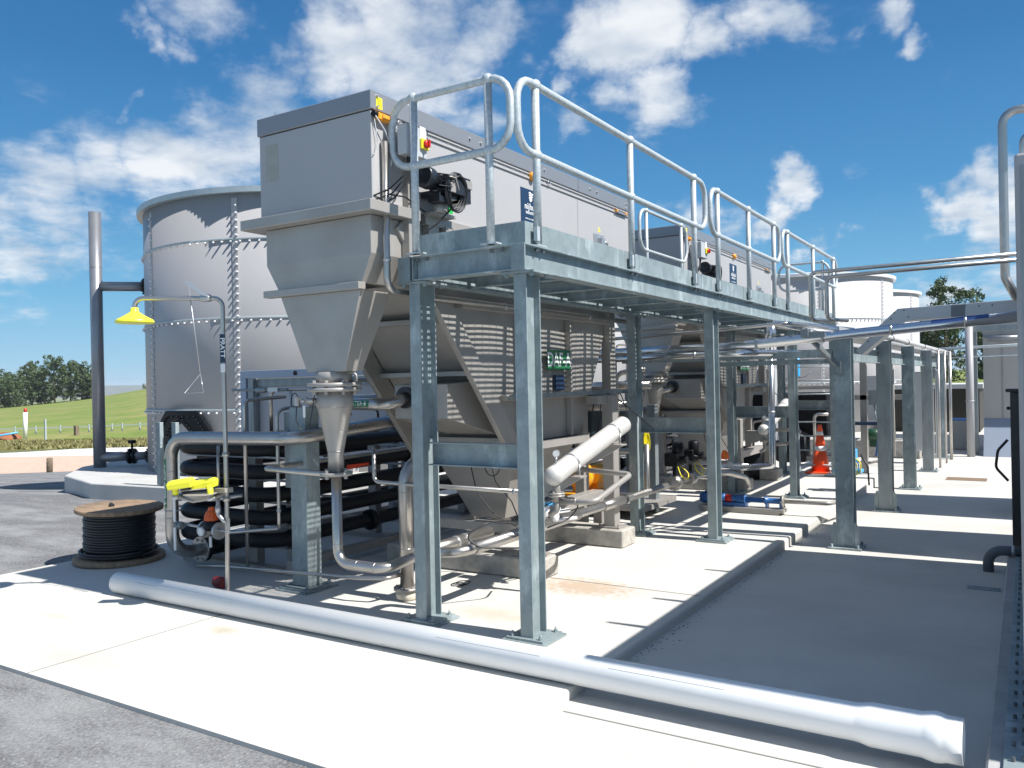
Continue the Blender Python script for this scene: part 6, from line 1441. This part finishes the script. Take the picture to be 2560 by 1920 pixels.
be = px2b(96); x, y = pol(be, 62); b = MB(); b.box(x - .06, x + .06, y - .06, y + .06, grd(be, 62) - .1, grd(be, 62) + 1.75); solo('steel_post', b, GTUBE, 'tall thin pale post in front of the rail fence at far left', 'post')
be = px2b(52); x, y = pol(be, 66); z = grd(be, 66)
t = thing('irrigation_riser', 'white upright irrigation riser with red tip and blue pipe at far left', 'riser', (x, y, z))
b = MB(); b.tube([(x, y, z), (x + .1, y, z + 2.2)], .16, 10); part('riser_tube', b, WHITE, t)
b = MB(); b.tube([(x + .1, y, z + 2.2), (x + .1, y, z + 2.5)], .12, 8); part('red_tip', b, RED, t)
b = MB(); b.tube([(x - .3, y - .4, z + .6), (x - 3.0, y - 2.6, z + .05)], .07, 8); part('blue_pipe', b, LBLUE, t)
for (px, w_) in ((6, 1.3),):
    be = px2b(px); x, y = pol(be, 67); b = MB(); b.ball((x, y, grd(be, 67)), 1.0, 16, 8, (w_, w_, .6)); solo('soil_heap', b, SOIL, 'reddish soil heap at the left edge below the field', 'soil heap')
be = px2b(316); x, y = pol(be, 255); b = MB(); b.lathe([(1.1, 0), (1.1, 1.5), (1.0, 1.6)], (x, y, 2.1), (0, 0, 1), 16); solo('water_trough', b, STONE, 'small dark cistern on the crest beside the tall grey tank', 'cistern')

# ================================================================= TREES
def tree(name, x, y, z, h, w_, lab, grp, seed, dens=1.0, lf=.34, cat='tree', low=.22, lobes=11):
    rnd = random.Random(seed); t = thing(name, lab, cat, (x, y, z), grp)
    b = MB(); top = V((x, y, z + h * .62)); b.tube([V((x, y, z - .3)), V((x + rnd.gauss(0, .02) * h, y, z + h * .3)), top], .1, 8, radii=[h * .022, h * .016, h * .008])
    cs = []
    for k in range(lobes):
        u = (k + .5) / lobes; zz = low + (1 - low) * u * .86 + rnd.gauss(0, .03); rr = w_ * .5 * math.sin(PI * min(.93, max(.1, (zz - low * .6) / (1.05 - low * .6)))) ** .8
        a = k * 2.4 + rnd.random(); d = rr * rnd.uniform(.35, .8)
        c = V((x + math.cos(a) * d, y + math.sin(a) * d, z + h * zz)); s_ = w_ * rnd.uniform(.15, .25); cs.append((c, s_))
        b.tube([V((x, y, z + h * max(.12, zz - .22))), c.lerp(V((x, y, c.z)), .4) - V((0, 0, h * .05)), c], .05, 6, radii=[h * .009, h * .006, h * .003])
    cs.append((V((x, y, z + h * .9)), w_ * .17)); cs.append((V((x, y, z + h * .7)), w_ * .22))
    part('trunk', b, BARK, t)
    b = MB()
    for (c, s_) in cs:
        sub = [(c + V((rnd.gauss(0, 1), rnd.gauss(0, 1), rnd.gauss(0, .7))) * s_ * .62, s_ * rnd.uniform(.28, .5)) for _ in range(9)]
        for (c2, s2) in sub:
            for _ in range(int(48 * dens)):
                d = V((rnd.gauss(0, 1), rnd.gauss(0, 1), rnd.gauss(0, .8))); d.normalize(); p = c2 + d * s2 * rnd.uniform(.6, 1.08)
                nn = (d + V((rnd.gauss(0, .6), rnd.gauss(0, .6), rnd.gauss(0, .6) + .4))).normalized(); u = nn.orthogonal().normalized(); v = nn.cross(u); q = rnd.uniform(.5, 1.1) * lf; rot = rnd.random() * 6.28
                uu = u * math.cos(rot) + v * math.sin(rot); vv = nn.cross(uu)
                b.add([p - uu * q, p - vv * q * .45, p + uu * q, p + vv * q * .45], [(0, 1, 2, 3)])
    part('crown', b, LEAF, t)
    return t
TL = [(-45, 108, 11), (8, 100, 10.2), (36, 98, 9.0), (68, 62, 13.2), (88, 78, 11), (118, 74, 13.0), (152, 70, 12.2), (176, 66, 10.5), (196, 44, 7.4), (-110, 80, 11)]
names_ = ['edge of frame at far left', 'second from the left edge', 'low one between taller crowns at left', 'tallest with a narrow high crown', 'slightly shorter one right of the tallest', 'broad full crown in the middle of the line', 'rounded crown right of the middle', 'sloping crown near the standpipe', 'low shrubby one ending the line at the standpipe', 'outside the frame at left']
for i, (px, wpx, h) in enumerate(TL):
    be = px2b(px); fw = 250 + 8 * math.sin(i * 2.3); x, y = pol(be, fw); z = grd(be, fw) - .3
    tree('eucalyptus_tree', x, y, z, h * 1.06, wpx * fw / 1780, 'field edge tree, ' + names_[i], 'trees along the crest of the field', 20 + i, .75, .42, low=.12)
for i, (px, fw, h, wpx, lab) in enumerate(((2042, 90, 12.2, 135, 'large dark rounded tree standing behind the farthest pale tank'), (1938, 96, 10.6, 62, 'dark tree mostly hidden behind the two pale tanks'), (2128, 130, 8.5, 60, 'low tree crown just right of the large rounded tree'), (2010, 100, 8.2, 60, 'lower tree left of the large rounded tree, behind the farthest tank'))):
    be = px2b(px); x, y = pol(be, fw); tree('shelter_tree', x, y, .2, h, wpx * fw / 1780, lab, 'dark trees at right', 70 + i, 1.3, .20 * fw / 90, low=.10, lobes=15)

# ================================================================= AIR
b = MB(); b.box(-6200, 6200, -1500, 6200, -70, 60)
hzo = mk('haze', b, GRASS, V((0, 0, 0))); hzo['kind'] = 'stuff'
hm = bpy.data.materials.new('thin_air'); hm.use_nodes = True; ht = hm.node_tree; ht.nodes.clear()
ho = ht.nodes.new('ShaderNodeOutputMaterial'); hv = ht.nodes.new('ShaderNodeVolumePrincipled'); hv.inputs['Color'].default_value = (.80, .88, 1.0, 1); hv.inputs['Density'].default_value = 0.00014; hv.inputs['Anisotropy'].default_value = 0.0
ht.links.new(hv.outputs[0], ho.inputs['Volume']); hzo.data.materials.clear(); hzo.data.materials.append(hm)
